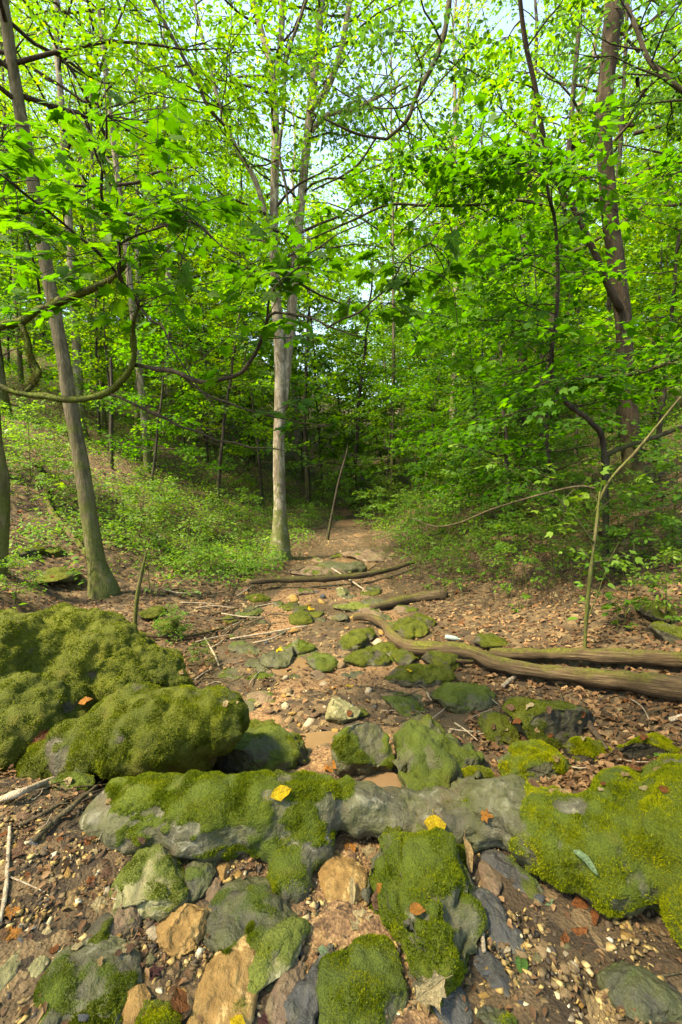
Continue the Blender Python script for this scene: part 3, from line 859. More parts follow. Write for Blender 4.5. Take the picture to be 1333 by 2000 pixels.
HERO = [
 # label, px, py, w, h, mat, moss, kwargs
 ('pale olive lichen-covered round rock against the ledge on gravel', 300, 1728, 140, 135, 'rock_pale', -.48, dict(kz=.40, chops=9, patch=1.3, fz=5000, moss_mat='moss_olive', fz_len=.006)),
 ('angular ochre rock beside the pale olive round rock', 364, 1812, 96, 78, 'rock_tan', -1, dict(rot=.6, kz=.6, chops=12, amp=.10)),
 ('broad dark green slick rock below the mossy ledge', 500, 1795, 195, 125, 'rock_dark', .0, dict(rot=.25, kz=.28, chops=5, patch=1.2, fz=6000, fz_len=.005, lift=.1)),
 ('upright ochre slab with mossy side at the bottom edge', 442, 1922, 122, 175, 'rock_tan', .0, dict(rot=-.1, kz=.35, chops=10, patch=1.5, fz=7000, fz_len=.006, moss_mat='moss_olive')),
 ('small elongated olive rock leaning on the ochre slab', 540, 1862, 76, 120, 'rock_pale', -.1, dict(rot=-.45, kz=.6, chops=6, patch=1.3, fz=3000, fz_len=.005)),
 ('big mossy rock with grey ridges and a hollow front in the gravel', 822, 1775, 225, 250, 'rock_grey', .12, dict(rot=-.12, kz=.50, chops=9, amp=.12, patch=1.5, fz=26000, fz_len=.008, lift=.35, sub=5)),
 ('dark mossy rock cut by the bottom edge under the hollow rock', 700, 1945, 165, 190, 'rock_dark', .0, dict(rot=.1, kz=.3, chops=8, patch=1.3, fz=11000, fz_len=.007)),
 ('blue grey worn slab between ochre slab and dark mossy rock', 612, 1950, 90, 170, 'rock_blue', -1, dict(rot=-.25, kz=.4, chops=6, amp=.08)),
 ('brown ribbed slab next to the blue grey slab', 562, 1935, 62, 150, 'rock_brown', -1, dict(rot=-.2, kz=.5, chops=6, amp=.08)),
 ('half buried mossy grey rock in the lower left gravel', 175, 1925, 165, 150, 'rock_grey', -.3, dict(rot=.5, kz=.22, chops=5, lift=.05, patch=1.3, fz=9000, fz_len=.006, moss_mat='moss_olive')),
 ('flat orange ochre stone lying against the ledge foot', 672, 1708, 92, 82, 'rock_tan', -1, dict(rot=.3, kz=.35, chops=6, lift=.15)),
 ('dark slate slab beside the hollow mossy rock', 968, 1802, 62, 110, 'rock_blue', -1, dict(rot=.3, kz=.5, chops=9)),
 ('long dark slate slab running from the ledge down to the gravel', 1000, 1712, 62, 150, 'rock_blue', -1, dict(rot=.55, kz=.4, chops=9)),
 ('brown slate block between the hollow rock and the long slate slab', 958, 1722, 40, 80, 'rock_brown', -1, dict(rot=.1, kz=.6, chops=9)),
 ('pointed slate stone on the right hand gravel', 962, 1898, 50, 78, 'rock_blue', -1, dict(rot=.4, kz=.5, chops=9)),
 ('white angular quartz stone in the lower left gravel', 114, 1880, 34, 34, 'rock_white', -1, dict(kz=.5, chops=10, sub=4)),
 ('pale green grey stone near the white quartz', 72, 1892, 34, 36, 'rock_pale', -.6, dict(kz=.6, sub=4)),
 ('small bright mossy stone at the bottom edge', 306, 1990, 84, 52, 'rock_moss', .4, dict(kz=.5, fz=5000, fz_len=.007, moss_mat='moss_bright')),
 ('round grey cobble in the bottom left corner', 104, 1986, 34, 34, 'rock_grey', -1, dict(kz=.7, chops=3, sub=4)),
 ('rounded tan brown stone near the bottom edge', 268, 1962, 58, 50, 'rock_tan', -1, dict(kz=.6, chops=4, rot=.5)),
 ('small olive mossy stone right of the half buried rock', 196, 1826, 54, 56, 'rock_moss', .15, dict(kz=.6, fz=2500, fz_len=.006)),
 ('brown block leaning beside the small olive mossy stone', 240, 1800, 64, 74, 'rock_brown', -.9, dict(kz=.6, rot=.4, chops=9)),
 ('dark flat rock at the lower right edge of the gravel', 1262, 1952, 150, 84, 'rock_dark', -.5, dict(kz=.35, rot=-.5, lift=.05)),
 ('dark grey rock in the gravel at the bottom centre right', 884, 1968, 70, 76, 'rock_blue', -.9, dict(kz=.45, rot=.2)),
 ('low green stained stone at the bottom edge right of centre', 980, 1995, 90, 40, 'rock_dark', .0, dict(kz=.4, fz=2000, fz_len=.005)),
 ('dark brown stone at the far left bottom', 10, 1905, 40, 80, 'rock_pale', -.8, dict(kz=.6)),
 ('small dark rock at the foot of the round lichen rock', 385, 1715, 70, 70, 'rock_dark', -.1, dict(kz=.5, patch=1.3)),
 ('ochre fist sized stone under the left ledge', 434, 1703, 28, 30, 'rock_tan', -1, dict(kz=.7, sub=4, chops=9)),
 ('reddish brown stone under the left ledge', 412, 1740, 40, 36, 'rock_brown', -1, dict(kz=.6, sub=4, chops=9)),
 # behind the ledge
 ('grey boulder with a green moss cap beside the pool', 706, 1478, 118, 108, 'rock_grey', -.12, dict(kz=.95, chops=8, fz=7000, fz_len=.007, lift=.5, moss_mat='moss_olive')),
 ('wide wet rock with mossy top right of the pool', 845, 1492, 170, 150, 'rock_dark', .12, dict(kz=.4, chops=7, amp=.13, fz=10000, fz_len=.007, lift=.35, moss_mat='moss_olive')),
 ('dark olive rock tucked under the undercut boulder', 478, 1478, 190, 100, 'rock_dark', -.05, dict(kz=.6, chops=5, fz=7000, fz_len=.006, moss_mat='moss_olive')),
 ('mossy green rock beside the sand and the undercut boulder', 560, 1474, 90, 60, 'rock_moss', .3, dict(kz=.6, fz=5000, fz_len=.008)),
 ('low mossy rock stepping down from the undercut boulder to sand', 500, 1432, 110, 50, 'rock_moss', .3, dict(kz=.5, fz=5000, fz_len=.008, moss_mat='moss_olive')),
 ('flat angular grey slab lying alone on the sand', 664, 1383, 76, 48, 'rock_pale', -.9, dict(kz=.5, chops=10, rot=-.3, lift=.5, dmin=.4, dmax=.8)),
 ('tall mossy boulder among leaf litter below the fallen log', 1070, 1425, 165, 130, 'rock_moss', .2, dict(kz=.75, chops=7, fz=11000, fz_len=.008, moss_mat='moss_olive', patch=1.3)),
 ('small mossy rock left of the tall mossy boulder', 975, 1432, 66, 70, 'rock_moss', .2, dict(kz=.8, fz=4000, fz_len=.007, moss_mat='moss_olive')),
 ('bright moss covered stone rising behind the ledge', 1045, 1500, 140, 76, 'rock_grey', .28, dict(kz=.6, fz=15000, fz_len=.011, moss_mat='moss_bright', lift=.2)),
 ('bright green moss cushion below the tall mossy boulder', 1142, 1472, 100, 46, 'rock_moss', .55, dict(kz=.45, fz=12000, fz_len=.012, moss_mat='moss_bright')),
 ('bright moss cushion on leaf litter at the right edge', 1278, 1470, 120, 58, 'rock_moss', .55, dict(kz=.5, fz=12000, fz_len=.013, moss_mat='moss_bright')),
 ('small yellow green moss hump on the ledge back', 935, 1525, 70, 40, 'rock_moss', .6, dict(kz=.6, fz=7000, fz_len=.011, moss_mat='moss_bright')),
 ('low dark mossy rock in the stream below the fallen log', 820, 1327, 130, 46, 'rock_moss', .3, dict(kz=.4, fz=7000, fz_len=.009, moss_mat='moss_olive')),
 ('dark mossy shelf rock at the right side of the sand', 905, 1365, 120, 60, 'rock_dark', .1, dict(kz=.4, fz=4000, fz_len=.008, moss_mat='moss_olive')),
 ('dark mossy stone near the sand by the twigs', 790, 1375, 90, 50, 'rock_dark', .0, dict(kz=.3, fz=2000, fz_len=.008, moss_mat='moss_olive', lift=.1)),
 ('dark wet flat stone under a yellow leaf in the stream', 548, 1284, 66, 42, 'rock_dark', -.8, dict(kz=.4)),
 ('mossy wedge stone right of the dark wet flat stone', 586, 1267, 52, 34, 'rock_grey', .1, dict(kz=.6, fz=1200, fz_len=.01, moss_mat='moss_olive')),
 ('dark green flat stone in the middle of the stream bed', 588, 1210, 56, 26, 'rock_moss', .1, dict(kz=.5, fz=1200, fz_len=.01, moss_mat='moss_olive')),
 ('small dark green stone upstream of the flat stone', 592, 1194, 36, 22, 'rock_moss', .1, dict(kz=.6)),
 ('mossy hump stone on the right side of the stream', 690, 1258, 60, 40, 'rock_moss', .35, dict(kz=.7, fz=2500, fz_len=.01, moss_mat='moss_olive')),
 ('mossy stone touching the crook of the fallen log', 705, 1242, 52, 34, 'rock_moss', .3, dict(kz=.7, fz=2000, fz_len=.01, moss_mat='moss_olive')),
 ('long low mossy stone under the crook of the fallen log', 752, 1268, 70, 26, 'rock_moss', .35, dict(kz=.5, fz=2500, fz_len=.01, moss_mat='moss_olive')),
 ('mossy stone in the shade below the log crook', 720, 1290, 80, 36, 'rock_moss', .3, dict(kz=.5, fz=2500, fz_len=.01, moss_mat='moss_olive')),
 ('dull green stone at the water near the sand', 630, 1296, 56, 34, 'rock_dark', .1, dict(kz=.4, fz=1200, fz_len=.01, moss_mat='moss_olive')),
 ('round olive mossy stone behind the fallen log', 802, 1230, 62, 42, 'rock_moss', .3, dict(kz=.8, fz=2500, fz_len=.01, moss_mat='moss_olive')),
 ('small moss topped stone behind the round olive stone', 830, 1213, 44, 28, 'rock_moss', .3, dict(kz=.7, fz=1500, fz_len=.01, moss_mat='moss_olive')),
 ('dark mossy rock under the fallen log', 865, 1294, 76, 40, 'rock_moss', .15, dict(kz=.6, fz=2500, fz_len=.01, moss_mat='moss_olive')),
 ('mossy stone left of the dark rock under the log', 792, 1288, 50, 34, 'rock_moss', .2, dict(kz=.6, fz=1800, fz_len=.01, moss_mat='moss_olive')),
 ('green mossy stone on litter above the fallen log', 960, 1255, 60, 30, 'rock_moss', .4, dict(kz=.6, fz=2000, fz_len=.011, moss_mat='moss_olive')),
 ('mossy stone in the leaf litter at the right bank', 1286, 1196, 60, 40, 'rock_moss', .3, dict(kz=.7, fz=2000, fz_len=.012, moss_mat='moss_olive')),
 ('mossy mound stone at the right edge above the logs', 1310, 1240, 60, 46, 'rock_moss', .2, dict(kz=.7, fz=2000, fz_len=.012, moss_mat='moss_olive')),
 ('flat mossy patch stone at the left stream edge', 504, 1171, 50, 18, 'rock_moss', .5, dict(kz=.35, fz=1500, fz_len=.012)),
 ('mossy stone beside the big left boulder', 296, 1197, 44, 24, 'rock_moss', .4, dict(kz=.6, fz=1500, fz_len=.012)),
 ('mossy stone at the foot of the leaning tree', 330, 1228, 56, 34, 'rock_moss', .3, dict(kz=.6, fz=1500, fz_len=.012, moss_mat='moss_olive')),
 ('small moss lump high on the left bank', 58, 1080, 42, 22, 'rock_moss', .4, dict(kz=.6, fz=1200, fz_len=.016)),
 ('moss lump beside the smaller lump on the left bank', 108, 1080, 36, 18, 'rock_moss', .4, dict(kz=.6, fz=1000, fz_len=.016)),
 ('mossy stone on the left bank above the boulder', 105, 1128, 60, 34, 'rock_moss', .3, dict(kz=.6, fz=1500, fz_len=.014)),
 ('pale stone in the wet stream bed near the dead branch', 668, 1158, 30, 20, 'rock_pale', -.2, dict(kz=.6, sub=4)),
 ('yellow green flat stone in the stream above the log tip', 690, 1187, 70, 20, 'rock_pale', .1, dict(kz=.25)),
 ('brown ledge stone across the stream under the dead branch', 620, 1118, 120, 22, 'rock_brown', -.6, dict(kz=.3)),
 ('dark layered rock shelf in the upper stream', 720, 1085, 110, 26, 'rock_brown', -.5, dict(kz=.12, lift=.1)),
 ('dark layered rock step below the upper shelf', 665, 1108, 110, 20, 'rock_dark', -.6, dict(kz=.3)),
 ('small bare grey stone standing by the mossy hump', 668, 1206, 26, 20, 'rock_grey', -1, dict(kz=.8, sub=4)),
 ('bright mossy tuft stone at left beyond the sticks', 70, 1500, 130, 30, 'rock_moss', .55, dict(kz=.3, fz=9000, fz_len=.010, moss_mat='moss_bright')),
 ('moss dusted flat stone among the sticks at left', 135, 1535, 80, 38, 'rock_grey', .1, dict(kz=.3, fz=4000, fz_len=.006, moss_mat='moss_olive')),
]
for k, (lab, px, py, w, h, mat, moss, kw) in enumerate(HERO):
    kw = dict(kw); kw.setdefault('sub', 5 if w > 60 else 4)
    if lab.startswith('big mossy rock'): kw['name_'] = 1
    kw.pop('name_', None)
    rock_px('rock', lab, px, py, w, h, mat, 300 + k * 7, moss, **kw)

# flat slabs paving the stream bed
rsl = np.random.default_rng(404)
for k in range(70):
    px, py = rsl.uniform(440, 800), rsl.uniform(1085, 1420)
    if abs(px - 600) < 60 and 1330 < py < 1420: continue
    w = rsl.uniform(20, 68) * (.5 + .5 * (py - 1000) / 400)
    mat = ['rock_dark', 'rock_brown', 'rock_grey', 'rock_moss'][int(rsl.integers(0, 4))]
    word = {'rock_dark': 'dark wet', 'rock_brown': 'brown', 'rock_grey': 'grey', 'rock_moss': 'mossy'}[mat]
    half = 'upper' if py < 1210 else 'lower'
    rock_px('slab_stone', f'flat {word} slab stone bedded in the {half} stream gravel', px, py, w, w * rsl.uniform(.3, .5), mat, 4000 + k, .25 if mat == 'rock_moss' else -.5, rot=rsl.uniform(-.6, .6), kz=.2, lift=.15, chops=9, amp=.08, sub=3, cat='stone', group=f'flat {word} slabs in the {half} stream bed')

# ------------------------------------------------------------------ logs and sticks
def log_mesh(path, radii, seg=20, n=70, seed=0, bump=.22):
    p = resample(path, n)
    V, F = tube(p, radii, seg, bump, seed, 7.0)
    nb = n * seg
    L = np.concatenate([[0], np.cumsum(np.linalg.norm(np.diff(p, axis=0), axis=1))])
    al = np.concatenate([np.repeat(L, seg), [0, L[-1]]])
    th = np.linspace(0, 2 * np.pi, seg, endpoint=False)
    ar = np.concatenate([np.tile(np.abs(th / np.pi - 1), n), [0, 0]])
    T = unit(np.gradient(p, axis=0)); C = np.vstack([np.repeat(p, seg, 0), p[:1], p[-1:]])
    nz = unit(V - C)[:, 2]
    # long grooves in the wood
    tw = np.repeat(np.linspace(0, 1.2, n), seg); tt = np.tile(th, n) + tw
    g = np.concatenate([np.sin(tt * 4 + seed) * .5 + np.sin(tt * 7 + 2 * seed + 3 * tw) * .4, [0, 0]])
    rr = np.concatenate([np.repeat(np.interp(np.linspace(0, 1, n), np.linspace(0, 1, len(radii)), radii), seg), [0, 0]])
    V = V + unit(V - C) * (g * rr * .07 * (1 + 1.5 * vnoise(V * 3, seed)) + rr * .16 * fbm(V * 5, seed + 6, 3))[:, None]
    return V, F, {'along': al, 'around': ar, 'moss': np.clip(nz * .5 + .1 + .3 * vnoise(V * 5, seed + 4), 0, 1)}

def lay(pts, lift=.0):
    """pts: (px, py, thickness px) lying on the ground -> path, radii"""
    P, rad = [], []
    for px, py, th in pts:
        q = ghit_off(px, py, .03)
        r = th / 2 * project(q)[2][0] / FPX
        q = ghit_off(px, py, r * .8 + lift)
        P.append(q); rad.append(th / 2 * project(q)[2][0] / FPX)
    P = np.array(P)
    return P, rad

def fallen(name, label, pts, mat, cat, lift=0.0, seg=14, n=40, seed=1, bump=.22, kids=()):
    P, rad = lay(pts, lift)
    loc = P[0].copy(); loc[2] -= rad[0]
    V, F, A = log_mesh(P - loc, rad, seg, n, seed, bump)
    o = link(name, new_mesh(name, V, F, M[mat], True, A), loc=loc)
    tag(o, label, cat)
    for kp in kids:
        Pk, rk = lay(kp, lift)
        V, F, A = log_mesh(Pk - loc, rk, 8, 16, seed + 3, bump)
        link('branch_stub', new_mesh('branch_stub', V, F, M[mat], True, A), o)
    return o

fallen('fallen_log', 'crooked bare fallen log snaking from the stream to the right edge', [(690, 1206, 10), (722, 1206, 14), (748, 1218, 17), (768, 1245, 20), (800, 1264, 24), (860, 1268, 28), (920, 1275, 30), (965, 1293, 30), (1010, 1304, 30), (1100, 1317, 32), (1200, 1329, 36), (1290, 1340, 42), (1400, 1354, 48)], 'log', 'log', .05, 22, 110, 5, .20,
       kids=[[(790, 1262, 14), (782, 1254, 12), (776, 1246, 9)], [(830, 1278, 10), (890, 1290, 8), (925, 1292, 5)]])
fallen('fallen_log', 'straight fallen log with split bark lying behind the crooked log', [(960, 1276, 20), (1020, 1277, 24), (1100, 1277, 26), (1200, 1281, 28), (1300, 1286, 30), (1420, 1292, 32)], 'log', 'log', .05, 20, 70, 8, .22)
fallen('dead_branch', 'dark dead branch spanning the upper stream', [(488, 1138, 9), (540, 1133, 11), (600, 1132, 12), (660, 1128, 12), (720, 1122, 11), (770, 1110, 9), (812, 1097, 6)], 'log_dark', 'branch', .10, 12, 46, 11)
fallen('mossy_log', 'short mossy log at the right stream bank', [(726, 1188, 14), (770, 1178, 20), (810, 1168, 18), (870, 1160, 22)], 'log_dark', 'log', .0, 14, 30, 12)
fallen('dead_branch', 'pale crooked dead branch on the left bank slope', [(90, 952, 8), (95, 985, 9), (112, 1015, 11), (140, 1045, 12), (172, 1088, 10)], 'log', 'branch', .05, 10, 34, 14)
fallen('dead_branch', 'dark fallen branch high on the left bank', [(70, 905, 16), (100, 918, 18), (130, 940, 14), (158, 962, 12)], 'log_dark', 'branch', .05, 10, 24, 15)
fallen('fallen_branch', 'thin bare branch lying behind the big mossy boulder', [(262, 1236, 7), (330, 1244, 8), (390, 1238, 6), (436, 1226, 4)], 'log', 'branch', .03, 8, 30, 16)
fallen('dead_branch', 'weathered branch lying high on the right bank', [(1250, 982, 9), (1290, 968, 11), (1340, 950, 10)], 'log_dark', 'branch', .05, 10, 24, 17)
fallen('root_stump', 'dark rotten wood stub wedged beside the wet rock', [(875, 1482, 12), (892, 1494, 18), (912, 1503, 14), (925, 1500, 6)], 'log_dark', 'stump', .04, 12, 20, 18, .4)
STICKS = [
 ('long pale stick lying across the left foreground', [(0, 1562, 13), (60, 1540, 12), (130, 1512, 11), (195, 1490, 10)], 'stick_pale', 0.02),
 ('grey broken stick beneath the long pale stick', [(68, 1640, 14), (110, 1600, 12), (160, 1560, 10), (218, 1512, 8)], 'stick_dark', 0.015),
 ('thin dark stick beside the grey broken stick', [(40, 1612, 7), (120, 1570, 6), (210, 1520, 5)], 'stick_dark', 0.02),
 ('curved grey white stick at the left edge', [(20, 1612, 6), (16, 1680, 7), (12, 1740, 8), (0, 1800, 8)], 'stick_pale', 0.01),
 ('short pale twig branching from the curved stick', [(18, 1712, 4), (50, 1725, 3), (88, 1742, 2)], 'stick_pale', 0.01),
 ('brown twig resting over the pool edge', [(690, 1528, 9), (735, 1505, 9), (775, 1480, 8), (806, 1464, 5)], 'stick_dark', 0.03),
 ('short brown stick below the boulder at the pool', [(526, 1508, 12), (570, 1510, 12), (622, 1512, 10)], 'stick_dark', 0.01),
 ('flat pale sliver of wood standing by the slate slab', [(936, 1788, 10), (942, 1820, 9), (946, 1858, 8)], 'stick_pale', 0.015),
 ('short pale stick below the fallen log', [(982, 1340, 8), (1000, 1326, 9), (1012, 1318, 8)], 'stick_pale', 0.02),
 ('brown stick in the litter behind the ledge', [(1142, 1550, 6), (1200, 1540, 7), (1252, 1526, 6)], 'stick_dark', 0.02),
 ('thin pale twig arching over the stream bed', [(400, 1245, 3), (420, 1280, 4), (428, 1300, 3)], 'stick_pale', 0.02),
 ('thin twig crossing the stream below the dead branch', [(640, 1105, 3), (680, 1130, 4), (712, 1152, 3)], 'stick_pale', 0.05),
 ('grey twig lying across the stream bed', [(450, 1248, 4), (530, 1235, 4), (600, 1222, 3)], 'stick_pale', 0.02),
 ('thin twig leaning over gravel at the lower left', [(176, 1858, 4), (215, 1800, 4), (246, 1765, 4), (218, 1754, 3)], 'stick_pale', 0.02),
 ('fine brown rootlet at the lower right gravel', [(1240, 1908, 3), (1290, 1906, 4), (1340, 1898, 4)], 'stick_dark', 0.01),
 ('crooked dark root below the slender sapling', [(1140, 1388, 12), (1150, 1412, 13), (1170, 1440, 11), (1186, 1462, 6)], 'stick_dark', 0.03),
 ('pale log end at the right edge of the litter', [(1308, 1406, 10), (1325, 1402, 11), (1345, 1396, 11)], 'stick_pale', 0.02),
]
for k, (lab, pts, mat, lift) in enumerate(STICKS):
    P, rad = lay(pts, lift)
    loc = P[0].copy(); loc[2] -= rad[0]
    V, F = tube(resample(P - loc, 18), rad, 7, .25, 60 + k, 30)
    tag(link('stick', new_mesh('stick', V, F, M[mat], True), loc=loc), lab, 'stick')
# fine dead twigs heaped by the stream
rg = np.random.default_rng(77)
TW = [('dead twig in the tangle right of the sand', 'twigs tangled right of the sand', 880, 1400, 110, 50, 34, .1),
      ('dead twig in the brush at the left stream edge', 'twigs in the left stream brush', 455, 1270, 90, 70, 34, .6),
      ('dead twig on the wet mud of the left bank', 'twigs on the left bank mud', 440, 1190, 110, 50, 24, .3),
      ('dead twig in the litter at the far left', 'twigs in the left litter', 110, 1570, 130, 60, 26, .5),
      ('dead twig lying on the right leaf litter', 'twigs on the right litter', 1220, 1400, 150, 110, 30, .2)]
for lab, grp, cx, cy, sx, sy, n, a0 in TW:
    for k in range(n):
        px, py = cx + rg.uniform(-sx, sx), cy + rg.uniform(-sy, sy)
        a = a0 + rg.normal(0, .5); L = rg.uniform(25, 85); th = rg.uniform(1.8, 4.2)
        c, s = math.cos(a) * L / 2, -math.sin(a) * L / 2 * .6
        pts = [(px - c, py - s, th), (px + rg.uniform(-6, 6), py + rg.uniform(-5, 5), th * .9), (px + c, py + s, th * .5)]
        if cy > 1500 and max(p[1] for p in pts) > 1660: continue
        P, rad = lay(pts, rg.uniform(0, .05))
        loc = P[0].copy()
        V, F = tube(resample(P - loc, 7), rad, 4)
        tag(link('twig', new_mesh('twig', V, F, M['stick_pale' if rg.random() < .2 else 'stick_dark'], True), loc=loc), lab, 'twig', grp)
# a clouded bottle left among the stones
def bottle():
    p = ghit_off(884, 1246, .03)
    loc = np.array(p); ax = unit(np.array((1, -.35, -.05)))
    o = thing('bottle', 'pale clouded plastic bottle lying behind the fallen log', 'bottle', loc)
    s = np.array((0, .01, .03, .10, .125, .14, .15)) * 1.0
    V, F = tube(ax * s[:, None] - ax * .075, [.018, .025, .027, .026, .02, .011, .010], 14)
    link('body', new_mesh('body', V, F, M['bottle'], True), o)
    V, F = tube(ax * (np.array((.15, .155, .168))[:, None] - .075), [.013, .013, .012], 12)
    link('cap', new_mesh('cap', V, F, M['bottle_cap'], True), o)
bottle()
# ------------------------------------------------------------------ trees
def crown_on(rng, path, prad, f0, f1, nl, lmax, lmin, el0, el1, nspray, nleaf, size, tpl, slen=.8, droop=.25, sway=.15, az_bias=None, twig=True, clump=.0):
    """limbs along a trunk path, leaf sprays along the limbs -> (branch parts, leaf parts)"""
    path = np.asarray(path); n = len(path)
    br, pos, dirs = [], [], []
    az = rng.uniform(0, 6.28)
    for k in range(nl):
        t = (k + rng.random()) / nl
        s = f0 + (f1 - f0) * t
        i = min(int(s * (n - 1)), n - 2); fr = s * (n - 1) - i
        st = path[i] * (1 - fr) + path[i + 1] * fr
        r0 = np.interp(s * (n - 1), np.arange(n), prad)
        az += 2.4 + rng.normal(0, .5)
        a = az if az_bias is None else az_bias + rng.normal(0, .9)
        L = (lmax + (lmin - lmax) * t) * rng.uniform(.7, 1.2)
        el = el0 + (el1 - el0) * t + rng.normal(0, .12)
        d = np.array((math.cos(a) * math.cos(el), math.sin(a) * math.cos(el), math.sin(el)))
        u = np.linspace(0, 1, 7)[:, None]
        w = np.cumsum(rng.normal(0, sway, (7, 3)) * L / 7, axis=0); w[0] = 0
        q = st + d * u * L + w; q[:, 2] += (u[:, 0] ** 2) * L * rng.uniform(-.12, .12)
        lr = min(r0 * .45, .011 * L + .006)
        br.append(tube(q, np.linspace(lr, lr * .18, 7), 5, caps=False))
        tt = rng.uniform(.22, 1.0, nspray) if clump <= 0 else np.clip(rng.normal(.7, clump, nspray), .15, 1)
        for x in tt:
            j = min(int(x * 6), 5); f = x * 6 - j
            p = q[j] * (1 - f) + q[j + 1] * f
            ld = unit(q[j + 1] - q[j]); yaw = rng.choice([-1, 1]) * rng.uniform(.2, 1.4)
            c, s_ = math.cos(yaw), math.sin(yaw)
            dd = np.array((ld[0] * c - ld[1] * s_, ld[0] * s_ + ld[1] * c, ld[2] * .5 + rng.normal(0, .22)))
            pos.append(p); dirs.append(dd)
    pos, dirs = np.array(pos), unit(np.array(dirs))
    ln = slen * rng.uniform(.6, 1.25, len(pos))
    if twig: br += twigs(pos, dirs, ln * .9, droop, .0035 + .002 * slen)
    lf = spray_leaves(rng, pos, dirs, ln, nleaf, size, tpl, droop=droop)
    return br, lf

def trunk_path(rng, h, n=14, lean=.04, wob=.02):
    t = np.linspace(0, 1, n)
    w = np.cumsum(rng.normal(0, wob * h / n ** .5, (n, 2)), axis=0) * t[:, None]
    l = rng.normal(0, lean, 2) * h
    return np.column_stack([t * l[0] + w[:, 0], t * l[1] + w[:, 1], t * h])

def flare(rad, n, k=.45):
    r = np.interp(np.linspace(0, 1, n), np.linspace(0, 1, len(rad)), rad)
    return r

def make_variant(seed, h, r0, f0, nl, lmax, lmin, el0, el1, ns, nlf, size, tpl, slen, leafmat, bark, droop=.25, wob=.02, lean=.03):
    rng = np.random.default_rng(seed)
    n = 22
    p = trunk_path(rng, h, n, lean, wob); p[0, 2] = -.35
    rad = r0 * (1 - .85 * np.linspace(0, 1, n) ** 1.1); rad[0] *= 1.5; rad[1] *= 1.08
    V, F = tube(p, rad, 10, .10, seed, 5)
    tr = new_mesh('trunk', V, F, M[bark], True)
    br, lf = crown_on(rng, p, rad, f0, 1.0, nl, lmax, lmin, el0, el1, ns, nlf, size, tpl, slen, droop)
    Vb, Fb, _ = join(br)
    bm_ = new_mesh('branches', Vb, Fb, M['twig'])
    cm = new_mesh('crown', lf[0], lf[1], M[leafmat], False, lf[2])
    return dict(trunk=tr, branches=bm_, crown=cm, h=h, r=r0)

VT = [make_variant(101 + k, hh, .15, f0, nl, lm, 1.0, R(12), R(55), 7, 18, .115, L_DIAM, 1.0, lm_, 'bark_brown')
      for k, (hh, f0, nl, lm, lm_) in enumerate([(17, .28, 30, 3.6, 'leaf'), (19, .36, 28, 3.9, 'leaf_yellow'), (15, .24, 30, 3.3, 'leaf'), (18, .42, 26, 4.0, 'leaf_yellow'), (16, .30, 28, 3.5, 'leaf')])]
VTD = [make_variant(121 + k, hh, .13, f0, 30, lm, 1.2, R(8), R(50), 8, 26, .15, L_DIAM, 1.2, lm_, 'bark_brown')
       for k, (hh, f0, lm, lm_) in enumerate([(16, .16, 4.0, 'leaf_yellow'), (18, .22, 4.3, 'leaf'), (15, .12, 3.8, 'leaf_yellow')])]
VU = [make_variant(131 + k, hh, .05, f0, nl, lm, .5, R(0), R(32), 9, 22, .105, L_LOBE, .75, lm_, 'bark_dark', .3, .03, .06)
      for k, (hh, f0, nl, lm, lm_) in enumerate([(6.5, .14, 24, 2.0, 'leaf'), (8.0, .2, 26, 2.3, 'leaf'), (5.2, .12, 20, 1.7, 'leaf_maple'), (7.2, .16, 24, 2.2, 'leaf_yellow')])]
VS_ = [make_variant(151 + k, hh, .016, .12, nl, lm, .25, R(5), R(30), 5, 14, sz, L_OVAL, .36, lm_, 'bark_olive', .2, .04, .1)
       for k, (hh, nl, lm, sz, lm_) in enumerate([(1.5, 14, .75, .085, 'leaf_low'), (1.1, 12, .6, .08, 'leaf_low'), (1.9, 16, .8, .085, 'leaf_low'), (1.2, 12, .55, .075, 'leaf_fern')])]

used_names = {}
def plant(var, loc, rotz, s, name, label, cat, group=None, bark=None, leaf=None, tw=1.0, tilt=(0, 0)):
    o = thing(name, label, cat, loc, group)
    o.rotation_euler = (tilt[0], tilt[1], rotz); o.scale = (s, s, s)
    for part in ('trunk', 'branches', 'crown'):
        nm = part if (part != 'trunk' or cat != 'shrub') else 'stem'
        if part == 'crown' and cat == 'shrub': nm = 'foliage'
        c = link(nm, var[part], o)
        if part == 'trunk':
            c.scale = (tw, tw, 1)
            if bark: c.material_slots[0].link = 'OBJECT'; c.material_slots[0].material = M[bark]
        if part != 'trunk': c['kind'] = 'stuff'
        if part == 'crown':
            if leaf: c.material_slots[0].link = 'OBJECT'; c.material_slots[0].material = M[leaf]
    return o

ORD = 'first second third fourth fifth sixth seventh eighth ninth tenth eleventh twelfth thirteenth fourteenth fifteenth sixteenth seventeenth eighteenth nineteenth twentieth'.split()
TENS = {20: 'twenty', 30: 'thirty', 40: 'forty', 50: 'fifty', 60: 'sixty', 70: 'seventy', 80: 'eighty', 90: 'ninety'}
def ordw(k):
    if k <= 20: return ORD[k - 1]
    t = k // 10 * 10
    if k == t: return TENS[t][:-1] + 'ieth'
    return TENS[t] + '-' + ORD[k % 10 - 1]

cnt_side = {}
def side_ord(key, px):
    s = 'left' if px < 690 else 'right'
    cnt_side[key, s] = cnt_side.get((key, s), 0) + 1
    if s == 'left': return f"{ordw(cnt_side[key, s])} from the left edge" if key == 'f' else f"{ordw(cnt_side[key, s])} counted inward from the left edge"
    return f"{ordw(cnt_side[key, s])} to the right of the stream"
